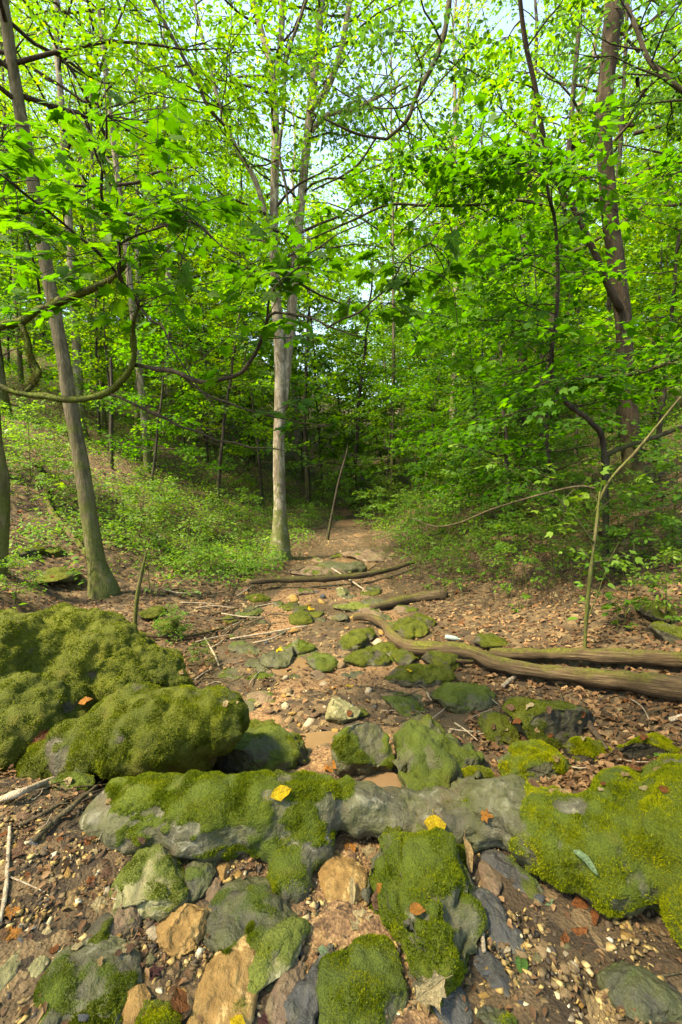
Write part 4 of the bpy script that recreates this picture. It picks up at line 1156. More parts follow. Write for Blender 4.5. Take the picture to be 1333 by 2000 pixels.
# ---- trees traced by eye: (px, py) along the trunk, widths in px, depth at the foot
def px_tree(name, label, foot, pts, widths, bark, depth=None, drift=0.0, seg=18, stems=(), crown=None, leaf='leaf', bump=.10, top_ext=None, seed=1, cat='tree', tpl=L_OVAL, sink=.3):
    """pts from foot upwards. stems: extra limbs (pts, widths, depth offset). crown: kwargs for crown_on."""
    g = ghit(*foot)
    y0 = depth or g[1]
    base = at(foot[0], foot[1], y0)
    if depth: base[2] = gz(base[0], base[1])
    o = thing(name, label, cat, base)
    rng = np.random.default_rng(seed)
    def run(pts, widths, dy0, dr):
        n = len(pts)
        P = np.array([at(px, py, y0 + dy0 + dr * k / max(n - 1, 1)) for k, (px, py) in enumerate(pts)])
        rad = np.array([w / 2 * project(q)[2][0] / FPX for w, q in zip(widths, P)])
        return P, rad
    P, rad = run(pts, widths, 0, drift)
    P[0] = base
    P = np.vstack([base - (0, 0, sink), P]); rad = np.concatenate([[rad[0] * 1.25], rad])
    if top_ext:
        d = unit(P[-1] - P[-2]); P = np.vstack([P, P[-1] + d * top_ext * .5 + (0, 0, .1), P[-1] + d * top_ext]); rad = np.concatenate([rad, [rad[-1] * .75, rad[-1] * .3]])
    n = 60
    p = resample(P, n); r = np.interp(np.linspace(0, len(P) - 1, n), np.arange(len(P)), rad)
    V, F = tube(p, r, seg, bump, seed, 6)
    link('trunk', new_mesh('trunk', V - base, F, M[bark], True), o)
    allb, alll = [], []
    paths = [(p, r)]
    for spts, sw, dy, dr in stems:
        Ps, rs = run(spts, sw, dy, dr)
        m = 26
        ps = resample(Ps, m); rr = np.interp(np.linspace(0, len(Ps) - 1, m), np.arange(len(Ps)), rs)
        V, F = tube(ps, rr, 10, bump, seed + 5, 7)
        link('limb', new_mesh('limb', V - base, F, M[bark], True), o)
        paths.append((ps, rr))
    if crown:
        for k, (ps, rr) in enumerate(paths):
            kw = dict(crown[min(k, len(crown) - 1)]) if isinstance(crown, list) else dict(crown)
            if not kw or kw.get('nl', 1) == 0: continue
            b, l = crown_on(rng, ps, rr, tpl=kw.pop('tpl', tpl), **kw)
            allb += b; alll.append(l)
        Vb, Fb, _ = join(allb)
        link('branches', new_mesh('branches', Vb - base, Fb, M['twig']), o, kind='stuff')
        Vc, Fc, Ac = join(alll)
        link('crown', new_mesh('crown', Vc - base, Fc, M[leaf], False, Ac), o, kind='stuff')
    return o

CR = lambda **k: dict(dict(f0=.5, f1=1.0, nl=12, lmax=2.2, lmin=1.2, el0=R(10), el1=R(40), nspray=9, nleaf=22, size=.10, slen=.8), **k)
# pale two-stemmed tree in the middle
px_tree('tree', 'tall pale grey tree with twin stems standing beside the stream', (548, 1090),
        [(548, 1090), (547, 1000), (545, 880), (548, 760), (545, 660), (538, 560), (535, 440), (538, 320), (537, 200), (530, 130), (505, 40), (485, -60)],
        [46, 25, 22, 22, 21, 18, 17, 16, 15, 14, 12, 10], 'bark_pale', seg=20, seed=11, top_ext=3.0, bump=.07,
        stems=[([(552, 800), (560, 720), (569, 620), (579, 500), (590, 380), (602, 260), (614, 150), (626, 30), (632, -60)], [18, 20, 20, 19, 17, 17, 16, 14, 11], .02, .5),
               ([(534, 470), (520, 420), (498, 350), (468, 300), (442, 245), (415, 150), (395, 70), (375, -20)], [12, 11, 10, 9, 9, 7, 6, 5], .0, -.6),
               ([(604, 215), (635, 180), (660, 120), (676, 50), (690, -40)], [14, 13, 12, 11, 9], .2, -.2),
               ([(606, 258), (640, 225), (700, 210), (745, 185), (792, 160)], [9, 10, 9, 7, 4], .25, -.8),
               ([(535, 170), (548, 90), (552, 0), (552, -60)], [10, 12, 12, 10], .1, .4)],
        crown=[CR(nl=24, f0=.42, nspray=10), CR(nl=18, f0=.3, nspray=10), CR(nl=10, f0=.25, lmax=1.6), CR(nl=5, lmax=1.5), CR(nl=5, lmax=1.3, f0=.3), CR(nl=4)], leaf='leaf')
# leaning brown tree on the left
px_tree('tree', 'leaning brown tree rising from the left bank behind the mossy boulder', (205, 1160),
        [(207, 1162), (190, 1100), (175, 1010), (158, 900), (138, 790), (120, 680), (100, 570), (80, 450), (62, 340), (40, 220), (22, 110), (6, 0), (-10, -110)],
        [60, 34, 29, 27, 26, 24, 23, 23, 22, 22, 21, 20, 19], 'bark_brown', seg=20, seed=12, top_ext=3.0, crown=CR(f0=.66, nl=18, lmax=3.0, lmin=1.6, nspray=8, size=.10), leaf='leaf')
# dark brown tree on the right
px_tree('tree', 'sinuous dark brown tree on the right bank with a long side limb', (1246, 985),
        [(1246, 988), (1240, 930), (1230, 840), (1224, 750), (1220, 650), (1208, 540), (1192, 430), (1184, 320), (1180, 220), (1190, 110), (1202, 0), (1215, -110)],
        [48, 40, 34, 30, 29, 30, 30, 28, 28, 30, 34, 30], 'bark_warm', seg=20, seed=13, top_ext=3.0,
        stems=[([(1212, 605), (1190, 560), (1160, 490), (1128, 420), (1085, 350), (1062, 270), (1048, 180), (1028, 90), (1016, 0), (1010, -80)], [14, 13, 11, 10, 9, 10, 9, 9, 8, 7], -.1, -1.2),
               ([(1200, 30), (1188, -10), (1175, -90)], [18, 16, 13], 0, .3)],
        crown=[CR(f0=.90, nl=8, lmax=2.6), CR(f0=.45, nl=8, lmax=1.0, slen=.6), CR(nl=4)], leaf='leaf')
# thin crooked understory tree on the right, carrying the maple-like foliage
px_tree('maple_tree', 'thin crooked understory maple left of the dark brown tree', (1192, 935),
        [(1192, 940), (1180, 880), (1155, 825), (1110, 790), (1082, 745), (1078, 690), (1088, 610), (1090, 520), (1084, 430), (1072, 380), (1060, 300)],
        [13, 11, 10, 10, 9, 8, 7, 7, 6, 6, 5], 'bark_dark', depth=5.6, drift=-1.2, seg=9, seed=14,
        crown=CR(f0=.35, nl=20, lmax=1.15, lmin=.9, el0=R(-5), el1=R(15), nspray=7, nleaf=16, size=.10, slen=.6, az_bias=math.pi), leaf='leaf_maple', tpl=L_LOBE)
# saplings close by
px_tree('sapling', 'slender olive sapling standing behind the two fallen logs', (1140, 1385),
        [(1140, 1385), (1142, 1300), (1146, 1200), (1156, 1100), (1166, 1020), (1172, 960)], [11, 8, 7, 6.5, 6, 3], 'bark_olive', depth=3.9, seg=12, seed=15, bump=.3,
        stems=[([(1158, 1010), (1190, 940), (1240, 885), (1285, 830), (1330, 775)], [4, 5, 5, 4, 3], .1, -.3), ([(1160, 1060), (1130, 1020), (1100, 985), (1080, 965)], [5, 5, 4, 3], 0, -.2)],
        crown=[CR(nl=5, f0=.6, lmax=.35, lmin=.25, nspray=3, nleaf=6, size=.075, slen=.22), CR(nl=0), CR(nl=4, lmax=.3, nspray=3, nleaf=5, size=.07, slen=.2)], leaf='leaf_fern', cat='sapling', tpl=L_LOBE)
px_tree('sapling', 'small dark leafless sapling leaning over the upper stream', (640, 1055),
        [(642, 1055), (650, 1000), (662, 940), (676, 890), (680, 868)], [6, 5, 4, 3, 1], 'bark_dark', seg=8, seed=16, cat='sapling')
px_tree('dead_sapling', 'broken mossy sapling stub behind the large mossy boulder', (262, 1225),
        [(262, 1228), (268, 1170), (277, 1120), (287, 1075)], [9, 8, 7, 2], 'bark_olive', depth=4.6, seg=9, seed=17, cat='sapling')
px_tree('tree', 'mossy dark trunk sliver at the left edge', (-8, 1040),
        [(-6, 1040), (2, 960), (-4, 900), (-12, 840), (-20, 700)], [30, 30, 26, 26, 24], 'bark_olive', depth=5.2, seg=12, seed=18)

# slimmer trunks farther back: (foot px, foot py, width px, bark, variant, leaf, tilt, words)
BACK = [
 (583, 935, 15, 'bark_pale', 3, None, .00, 'slim pale trunk right behind the twin stemmed tree'),
 (430, 880, 17, 'bark_brown', 0, None, -.12, 'grey brown trunk leaning left in the mid woods'),
 (436, 872, 10, 'bark_dark', 2, 'leaf', .02, 'thin dark trunk just behind the left leaning trunk'),
 (492, 900, 11, 'bark_dark', 4, 'leaf', -.03, 'straight dark pole trunk left of the twin stemmed tree'),
 (470, 890, 13, 'bark_brown', 1, None, -.05, 'brown trunk beside the straight dark pole trunk'),
 (330, 860, 14, 'bark_pale', 2, None, -.04, 'pale hazy trunk on the left slope'),
 (160, 850, 16, 'bark_pale', 1, None, -.03, 'pale trunk behind the leaning brown tree'),
 (203, 840, 10, 'bark_brown', 3, None, .01, 'thin trunk right of the leaning brown tree'),
 (-5, 800, 34, 'bark_pale', 0, None, .0, 'thick pale trunk at the left edge on the slope'),
 (835, 845, 17, 'bark_brown', 1, None, .00, 'brown trunk right of the stream gap'),
 (880, 885, 14, 'bark_pale', 3, None, .01, 'pale trunk between two brown ones right of the stream'),
 (907, 897, 13, 'bark_dark', 4, 'leaf', .00, 'straight dark trunk right of the pale one'),
 (1020, 930, 22, 'bark_dark', 2, 'leaf', .02, 'stout dark trunk in the right woods'),
 (1053, 935, 13, 'bark_dark', 0, 'leaf', -.03, 'slim dark trunk next to the stout dark trunk'),
 (1078, 890, 9, 'bark_dark', 2, 'leaf', -.05, 'thin dark trunk third in the right dark cluster'),
 (1046, 850, 22, 'bark_pale', 1, 'leaf_yellow', .00, 'tall pale trunk rising behind the right dark cluster'),
 (766, 862, 8, 'bark_brown', 3, None, .0, 'pale far trunk at the end of the stream'),
 (950, 860, 10, 'bark_dark', 4, None, .05, 'thin dark trunk leaning right in the right woods'),
 (380, 858, 10, 'bark_brown', 4, None, -.06, 'thin brown trunk on the left slope near the pale one'),
 (270, 850, 11, 'bark_pale', 0, None, .0, 'thin pale trunk high on the left slope'),
 (1170, 900, 10, 'bark_dark', 1, 'leaf', .0, 'thin dark trunk left of the sinuous brown tree'),
]
rb = np.random.default_rng(5)
for k, (px, py, w, bark, v, leaf, tilt, lab) in enumerate(BACK):
    g = ghit(px, py, 45)
    if g is None or g[1] > 26:
        g = at(px, py, 17 + 7 * rb.random()); g[2] = gz(g[0], g[1])
    dep = project(g)[2][0]
    var = VT[v]
    s = rb.uniform(.9, 1.12)
    rw = w / 2 * dep / FPX
    plant(var, g, rb.uniform(0, 6.28), s, 'tree', lab, 'tree', 'slim trees in the mid woods', bark, leaf, min(rw / (var['r'] * s) * 1.05, 2.0), (rb.normal(0, .02), tilt))

# thin dead stem on the left slope
px_tree('dead_sapling', 'thin bare pole standing alone on the left slope', (219, 915), [(219, 916), (218, 840), (219, 770), (217, 700)], [8, 8, 7, 5], 'bark_dark', seg=7, seed=19, cat='sapling')

# woods beyond: rows of trees filling the valley head and the slopes
def in_view(x, y, margin=120):
    px, _, d = project(np.array((x, y, gz(x, y) + 2)))
    return -margin < px[0] < 1333 + margin
rows = []
rf = np.random.default_rng(21)
SUNGAP = lambda px, y: False
for y0, y1, n in ((13, 18, 9), (18, 25, 12), (25, 34, 24), (34, 50, 34)):
    for k in range(n):
        px = -140 + (1333 + 280) * (k + rf.random()) / n
        y = rf.uniform(y0, y1)
        x = (px - 666.5) / FPX * y
        if 640 < px < 760 and y < 24: continue
        if abs(x) < 4.5 and y < 21: continue
        if 400 < px < 790 and 21 < y < 29: continue
        if y < 19 and 840 < px < 1320 and rf.random() < .55: continue
        if y < 19 and px < 560 and rf.random() < .6: continue
        rows.append((px, x, y))
rows.sort()
for k, (px, x, y) in enumerate(rows):
    v = int(rf.integers(0, 5))
    bark = ['bark_brown', 'bark_dark', 'bark_pale', 'bark_brown'][int(rf.integers(0, 4))]
    lab = f"{ {'bark_brown': 'brown', 'bark_dark': 'dark', 'bark_pale': 'pale'}[bark] } barked forest tree far back, {side_ord('f', px)}"
    plant(VT[v] if y < 21 else VTD[v % 3], (x, y, gz(x, y)), rf.uniform(0, 6.28), rf.uniform(.85, 1.2), 'tree', lab, 'tree', 'trees far back in the woods', bark, None, rf.uniform(.3, .65), (rf.normal(0, .03), rf.normal(0, .03)))
# trees added beside and behind the camera, mostly unseen, to shade the hollow
SHADE_TREES = [(-10.5, 4.5, 0), (10.0, 8.0, 0), (9.0, 12.0, 4), (-3.0, -3.2, 2), (-5.6, -3.0, 4), (-4.8, -.4, 2), (-8.0, -5.0, 0), (.2, -4.6, 0), (5.4, .6, 0), (-5.4, 3.6, 4), (.4, -8.0, 4)]
for k, (x, y, v) in enumerate(SHADE_TREES):
    side = 'left' if x < 0 else 'right'
    plant(VT[v], (x, y, gz(x, y)), rf.uniform(0, 6.28), rf.uniform(.95, 1.15), 'tree', (f"added shade tree on the {side} flank of the hollow, {ordw(k + 1)} counted along the flanks" if y > 0 else f"unseen shade tree added behind the viewpoint, {ordw(k + 1)} of the surrounding trees"), 'tree', 'added shade trees around the hollow', 'bark_brown', None, .9)
# understory trees
und = []
for y0, y1, n in ((8, 11, 8), (11, 15, 16), (15, 21, 20), (21, 30, 36), (30, 44, 46)):
    for k in range(n):
        px = -80 + (1333 + 160) * (k + rf.random()) / n
        y = rf.uniform(y0, y1); x = (px - 666.5) / FPX * y
        if abs(px - 680) < 90 and y < 17: continue
        if abs(x) < 3.2 and y < 18: continue
        if 540 < px < 830 and 18 < y < 31: continue
        if y < 16 and 200 < px < 560 and rf.random() < .6: continue
        if y < 11 and (470 < px < 860 or px < 60 or px > 1290): continue
        und.append((px, x, y))
und += [(666.5 + FPX * x / y, x, y) for x, y in ((-.9, 22), (2.4, 23), (.6, 27), (-2.4, 27), (3.4, 29), (.9, 34), (-1.4, 35), (3.2, 36), (-2.7, 15.6), (2.6, 14.6), (1.7, 17.2), (-1.3, 18.2), (3.9, 12.6), (.5, 19.6), (-3.6, 13.2))]
und.sort()
for k, (px, x, y) in enumerate(und):
    v = int(rf.integers(0, 4))
    plant(VU[v], (x, y, gz(x, y)), rf.uniform(0, 6.28), rf.uniform(.7, 1.15) * (1.6 if y > 18 else 1), 'understory_tree', f"small leafy understory tree with thin stem, {side_ord('u', px)}", 'tree', 'understory trees', 'bark_dark', None, rf.uniform(.7, 1.2), (rf.normal(0, .05), rf.normal(0, .05)))

# ------------------------------------------------------------------ the near maple whose branches reach in from the left
def near_maple():
    rng = np.random.default_rng(91)
    base = np.array((-3.6, 3.0, gz(-3.6, 3.0)))
    o = thing('maple_tree', 'near maple reaching in from the left with mossy crooked branches and big leaves', 'tree', base)
    V, F = tube(resample([base - (0, 0, .3), base + (.05, 0, .6), base + (.0, .05, 1.4), base + (-.1, .1, 2.6), base + (.1, .1, 4.2)], 30), [.11, .09, .08, .07, .05], 14, .12, 4, 8)
    link('trunk', new_mesh('trunk', V - base, F, M['bark_olive'], True), o)
    LIMBS = [
     ('mossy_branch', [(-300, 690, 3.0), (-90, 735, 3.0), (0, 758, 3.0), (75, 770, 3.0), (150, 780, 2.95), (218, 762, 2.9), (250, 730, 2.85), (263, 690, 2.8), (264, 640, 2.75), (270, 600, 2.7)], [18, 14, 13, 12, 12, 12, 11, 9, 8, 7]),
     ('mossy_branch', [(-300, 720, 3.0), (-60, 660, 3.1), (0, 640, 3.1), (45, 624, 3.1), (100, 592, 3.05), (165, 572, 3.0), (215, 545, 2.95), (245, 520, 2.9)], [19, 17, 15, 15, 14, 12, 10, 7]),
     ('mossy_branch', [(40, 632, 3.1), (58, 680, 3.1), (68, 720, 3.1), (64, 748, 3.05), (50, 764, 3.0)], [9, 10, 10, 11, 9]),
     ('twig', [(262, 712, 2.85), (330, 725, 2.75), (390, 742, 2.65), (458, 732, 2.55), (498, 692, 2.45), (518, 645, 2.35), (540, 617, 2.3), (600, 622, 2.2), (660, 645, 2.15), (720, 660, 2.1)], [9, 9, 9, 9, 7, 6, 5, 4, 4, 2]),
     ('twig', [(350, 730, 2.7), (400, 770, 2.7), (470, 795, 2.7), (560, 822, 2.7), (650, 830, 2.7)], [5, 5, 4, 4, 2]),
     ('twig', [(220, 772, 2.9), (290, 805, 2.9), (360, 835, 2.9), (450, 864, 2.9), (560, 880, 2.95)], [5, 6, 5, 4, 2]),
     ('twig', [(270, 600, 2.7), (240, 545, 2.6), (232, 480, 2.5), (210, 420, 2.4), (200, 360, 2.3), (208, 290, 2.2), (212, 230, 2.1)], [7, 7, 6, 6, 5, 5, 3]),
     ('twig', [(240, 545, 2.6), (190, 490, 2.5), (130, 440, 2.4), (60, 390, 2.3), (0, 345, 2.2), (-60, 300, 2.2)], [6, 6, 5, 5, 4, 3]),
     ('twig', [(270, 600, 2.7), (300, 630, 2.6), (318, 640, 2.55), (345, 690, 2.5), (372, 735, 2.45), (420, 790, 2.4)], [5, 5, 4, 4, 3, 2]),
     ('twig', [(80, 590, 3.0), (72, 520, 2.9), (40, 440, 2.8), (0, 380, 2.7)], [5, 5, 5, 4]),
     ('twig', [(518, 640, 2.35), (540, 560, 2.3), (600, 500, 2.3), (640, 470, 2.25), (720, 425, 2.2)], [4, 4, 3, 3, 2]),
     ('twig', [(640, 640, 2.15), (700, 610, 2.1), (760, 560, 2.05), (800, 510, 2.0), (840, 478, 2.0)], [4, 4, 3, 3, 2]),
     ('twig', [(232, 480, 2.5), (290, 450, 2.4), (350, 430, 2.3), (420, 470, 2.2), (490, 520, 2.2)], [4, 4, 4, 3, 2]),
    ]
    tips, brs = [], []
    for k, (mat, pts, wd) in enumerate(LIMBS):
        P = np.array([at(px, py, y) for px, py, y in pts])
        rad = np.array([w / 2 * project(q)[2][0] / FPX for w, q in zip(wd, P)])
        p = resample(P, 40); r = np.interp(np.linspace(0, len(P) - 1, 40), np.arange(len(P)), rad)
        kink = np.stack([vnoise(p * 9 + 3 * q, 200 + k + q) for q in range(3)], -1)
        p = p + kink * .016; r = r * (1 + .22 * vnoise(p * 14, 300 + k))
        parts = [tube(p, r, 9, .3 if mat == 'mossy_branch' else .15, 70 + k, 22)]
        b = link('branch', None, o)
        brs.append((b, p, parts, mat))
    # leaf sprays: where the photograph shows the near leaves
    boxes = [((-20, 150), (140, 560), 2.0, 2.9, 26, (0, 1, 9, 7)), ((100, 400), (190, 470), 2.0, 3.0, 34, (6, 7, 12)), ((180, 620), (350, 640), 2.2, 3.4, 36, (6, 12, 10, 3)), ((0, 260), (480, 700), 2.5, 3.1, 10, (0, 1, 9)),
             ((500, 700), (440, 640), 2.1, 2.6, 8, (10, 3, 11)), ((620, 900), (440, 680), 1.9, 2.4, 11, (11, 3, 10)), ((380, 660), (640, 840), 2.4, 2.8, 6, (4, 5, 3))]
    lf = []
    for (x0, x1), (y0, y1), d0, d1, n, cand in boxes:
        for _ in range(n):
            c = at(rng.uniform(x0, x1), rng.uniform(y0, y1), rng.uniform(d0, d1))
            best = None
            for bi in cand:
                d = np.linalg.norm(brs[bi][1] - c, axis=1); j = int(d.argmin())
                if best is None or d[j] < best[0]: best = (d[j], bi, j)
            bi, j = best[1], int(np.clip(best[2] + rng.integers(-9, 10), 0, 39))
            s = brs[bi][1][j]
            mid = (s + c) / 2 + rng.normal(0, .04, 3) + (0, 0, .03)
            tw = resample([s, mid, c], 8)
            brs[bi][2].append(tube(tw, [.0028, .0022, .0014], 4, caps=False))
            dr = unit(c - s + rng.normal(0, .1, 3))
            m = int(rng.integers(5, 9))
            for q in range(m):
                t = 1 - q // 2 * .19
                pp = tw[min(int(t * 7), 7)]
                sg = 1 if q % 2 else -1
                yaw = sg * rng.uniform(.5, 1.2) if q else 0
                D = np.array((dr[0] * math.cos(yaw) - dr[1] * math.sin(yaw), dr[0] * math.sin(yaw) + dr[1] * math.cos(yaw), rng.normal(-.25, .15)))
                D = unit(D)
                pet = pp + D * rng.uniform(.03, .06)
                brs[bi][2].append(tube(np.array([pp, (pp + pet) / 2 - (0, 0, .004), pet]), [.0014, .0012, .001], 3, caps=False))
                N = unit(np.array((0, 0, 1.0)) + rng.normal(0, .28, 3) + np.array((0, -.25, 0)))
                lf.append((bi, pet, D, N, rng.uniform(.062, .108)))
    for b, p, parts, mat in brs:
        shag = None
        if mat == 'mossy_branch':
            tv, tf = parts[0]
            fz = fuzz(tv, tf[0], np.ones(len(tv)), 9000, .042, rng, .0020)
            low = np.array((0, 0, -.012)); fz[0][2::3] += low
            shag = new_mesh('moss', fz[0] - base, fz[1], M['moss_shaggy'], False, fz[2])
        V, F, _ = join(parts)
        b_me = new_mesh('branch', V - base, F, M[mat], True)
        nb = bpy.data.objects.new('branch', b_me); COL.objects.link(nb); nb.parent = o
        if shag: link('moss', shag, nb, kind='stuff')
        b['swap'] = nb.name
    leafmesh = []
    for s in range(5):
        V, F = maple_leaf(s + 3, .06 + .05 * s)
        leafmesh.append(new_mesh('leaf', V, [F], M['maple_near'], False, {'rnd': np.full(len(V), s / 5 + .1)}))
    order = sorted(range(len(lf)), key=lambda i: lf[i][1][1])
    stuff = {}
    for k, i in enumerate(order):
        bi, p, D, N, S = lf[i]
        nb = bpy.data.objects[brs[bi][0]['swap']]
        if k < 295:
            N2 = unit(N - (N @ D) * D); W = np.cross(N2, D)
            mt = Matrix(((D[0], W[0], N2[0], 0), (D[1], W[1], N2[1], 0), (D[2], W[2], N2[2], 0), (0, 0, 0, 1)))
            q = link('leaf', leafmesh[int(rng.integers(0, 5))], nb)
            q.matrix_local = Matrix.Translation(Vector(p - base)) @ mt @ Matrix.Scale(S, 4)
        else: stuff.setdefault(0, []).append(lf[i])
    if stuff:
        L = stuff[0]
        l = leaves(np.array([x[1] for x in L]), np.array([x[2] for x in L]), np.array([x[3] for x in L]), np.array([x[4] for x in L]), L_MAPLE, rng)
        link('foliage', new_mesh('foliage', l[0] - base, l[1], M['leaf_maple'], False, l[2]), o, kind='stuff')
    for b, *_ in brs: bpy.data.objects.remove(b)
near_maple()

# overhanging dark boughs and vines
def bough(name, label, pts, mat, leaf=None, cat='branch', kids=(), crown=None, seed=5):
    P = np.array([at(px, py, y) for px, py, y, w in pts]); rad = np.array([w / 2 * project(q)[2][0] / FPX for (_, _, _, w), q in zip(pts, P)])
    base = P[0].copy()
    o = thing(name, label, cat, base)
    p = resample(P, 44); r = np.interp(np.linspace(0, len(P) - 1, 44), np.arange(len(P)), rad)
    V, F = tube(p - base, r, 9, .15, seed, 15)
    link('stem', new_mesh('stem', V, F, M[mat], True), o)
    for kp in kids:
        P2 = np.array([at(px, py, y) for px, py, y, w in kp]); r2 = [w / 2 * project(q)[2][0] / FPX for (_, _, _, w), q in zip(kp, P2)]
        V, F = tube(resample(P2, 20) - base, r2, 6)
        link('side_branch', new_mesh('side_branch', V, F, M[mat], True), o)
    if crown:
        rng = np.random.default_rng(seed)
        b, l = crown_on(rng, p, r, **crown)
        Vb, Fb, _ = join(b); link('twigs', new_mesh('twigs', Vb - base, Fb, M['twig']), o, kind='stuff')
        link('foliage', new_mesh('foliage', l[0] - base, l[1], M[leaf], False, l[2]), o, kind='stuff')
    return o
bough('hanging_bough', 'dark curved bough hanging from the top right of centre', [(880, -60, 6.0, 11), (876, 20, 6.0, 10), (858, 100, 6.0, 10), (815, 185, 6.0, 9), (795, 235, 6.0, 8), (755, 272, 6.0, 5)], 'twig', 'leaf_blue',
      kids=[[(755, 272, 6.0, 5), (700, 262, 5.9, 5), (640, 235, 5.8, 4), (600, 215, 5.8, 3)], [(735, 270, 6.0, 4), (690, 330, 6.1, 4), (610, 372, 6.2, 3)]],
      crown=CR(tpl=L_OVAL, f0=.3, nl=12, lmax=1.5, lmin=1.0, el0=R(-5), el1=R(15), nspray=7, nleaf=16, size=.085, slen=.6), seed=31)
bough('hanging_bough', 'bluish bough entering at the top right corner', [(1400, 215, 6.5, 12), (1330, 175, 6.5, 10), (1270, 120, 6.6, 9), (1245, 60, 6.8, 8), (1225, 10, 7, 7)], 'twig', 'leaf_blue',
      crown=CR(tpl=L_OVAL, f0=.1, nl=16, lmax=1.7, lmin=1.2, el0=R(-5), el1=R(30), nspray=7, nleaf=16, size=.09, slen=.6), seed=32)
bough('hanging_bough', 'long thin leafy bough crossing the sky gap right of centre', [(1060, 400, 5.0, 6), (1000, 390, 5.0, 6), (930, 400, 5.0, 6), (840, 402, 5.0, 5), (760, 400, 5.0, 5), (690, 430, 5.0, 4), (600, 470, 5.0, 3)], 'twig', 'leaf_maple',
      crown=CR(tpl=L_LOBE, f0=.1, nl=12, lmax=.9, lmin=.7, el0=R(-10), el1=R(10), nspray=5, nleaf=12, size=.09, slen=.5), seed=33)
bough('hanging_bough', 'leafy branch spray hanging left of the sinuous tree limb', [(1070, 300, 5.2, 8), (1040, 330, 5.0, 7), (1000, 340, 4.8, 6), (950, 350, 4.6, 5), (900, 370, 4.5, 4)], 'twig', 'leaf_maple',
      crown=CR(tpl=L_LOBE, f0=.05, nl=7, lmax=1.2, lmin=.7, el0=R(-10), el1=R(15), nspray=4, nleaf=12, size=.10, slen=.5), seed=34)
bough('hanging_bough', 'broad layered maple bough at the right edge', [(1480, 600, 5.6, 14), (1380, 660, 5.6, 12), (1320, 700, 5.5, 9), (1240, 730, 5.4, 7), (1120, 740, 5.3, 4)], 'twig', 'leaf_maple',
      crown=CR(tpl=L_LOBE, f0=.05, nl=18, lmax=1.3, lmin=.8, el0=R(-8), el1=R(12), nspray=7, nleaf=14, size=.10, slen=.55), seed=35)
bough('hanging_bough', 'thin dark branch slanting across the upper left trees', [(280, -40, 6.0, 7), (330, 60, 6.0, 7), (385, 160, 6.1, 7), (405, 205, 6.1, 6), (438, 245, 6.2, 6)], 'twig', 'leaf',
      crown=CR(tpl=L_OVAL, f0=.0, nl=14, lmax=1.5, lmin=1.1, el0=R(-5), el1=R(25), nspray=7, nleaf=16, size=.085, slen=.6), seed=36)
bough('hanging_vine', 'thin dark vine hanging beside the twin stems', [(610, -30, 7.5, 6), (585, 40, 7.5, 6), (560, 120, 7.5, 6), (555, 220, 7.5, 6), (546, 300, 7.5, 6), (560, 370, 7.5, 5), (566, 450, 7.5, 4)], 'twig', cat='vine')
bough('fallen_branch', 'arched bare branch reaching left from the sapling at the right bank', [(1170, 955, 4.4, 4), (1130, 950, 4.5, 4), (1060, 965, 4.7, 4), (960, 995, 5.0, 3.5), (900, 1020, 5.2, 3), (850, 1028, 5.4, 3), (805, 1012, 5.5, 2)], 'stick_dark')
bough('fallen_branch', 'dead leaning limb beside the sinuous tree on the right bank', [(1190, 945, 6.0, 10), (1185, 900, 6.0, 11), (1192, 885, 6.0, 11), (1235, 868, 6.0, 9), (1290, 850, 6.0, 8), (1345, 828, 6.0, 7)], 'bark_dark')
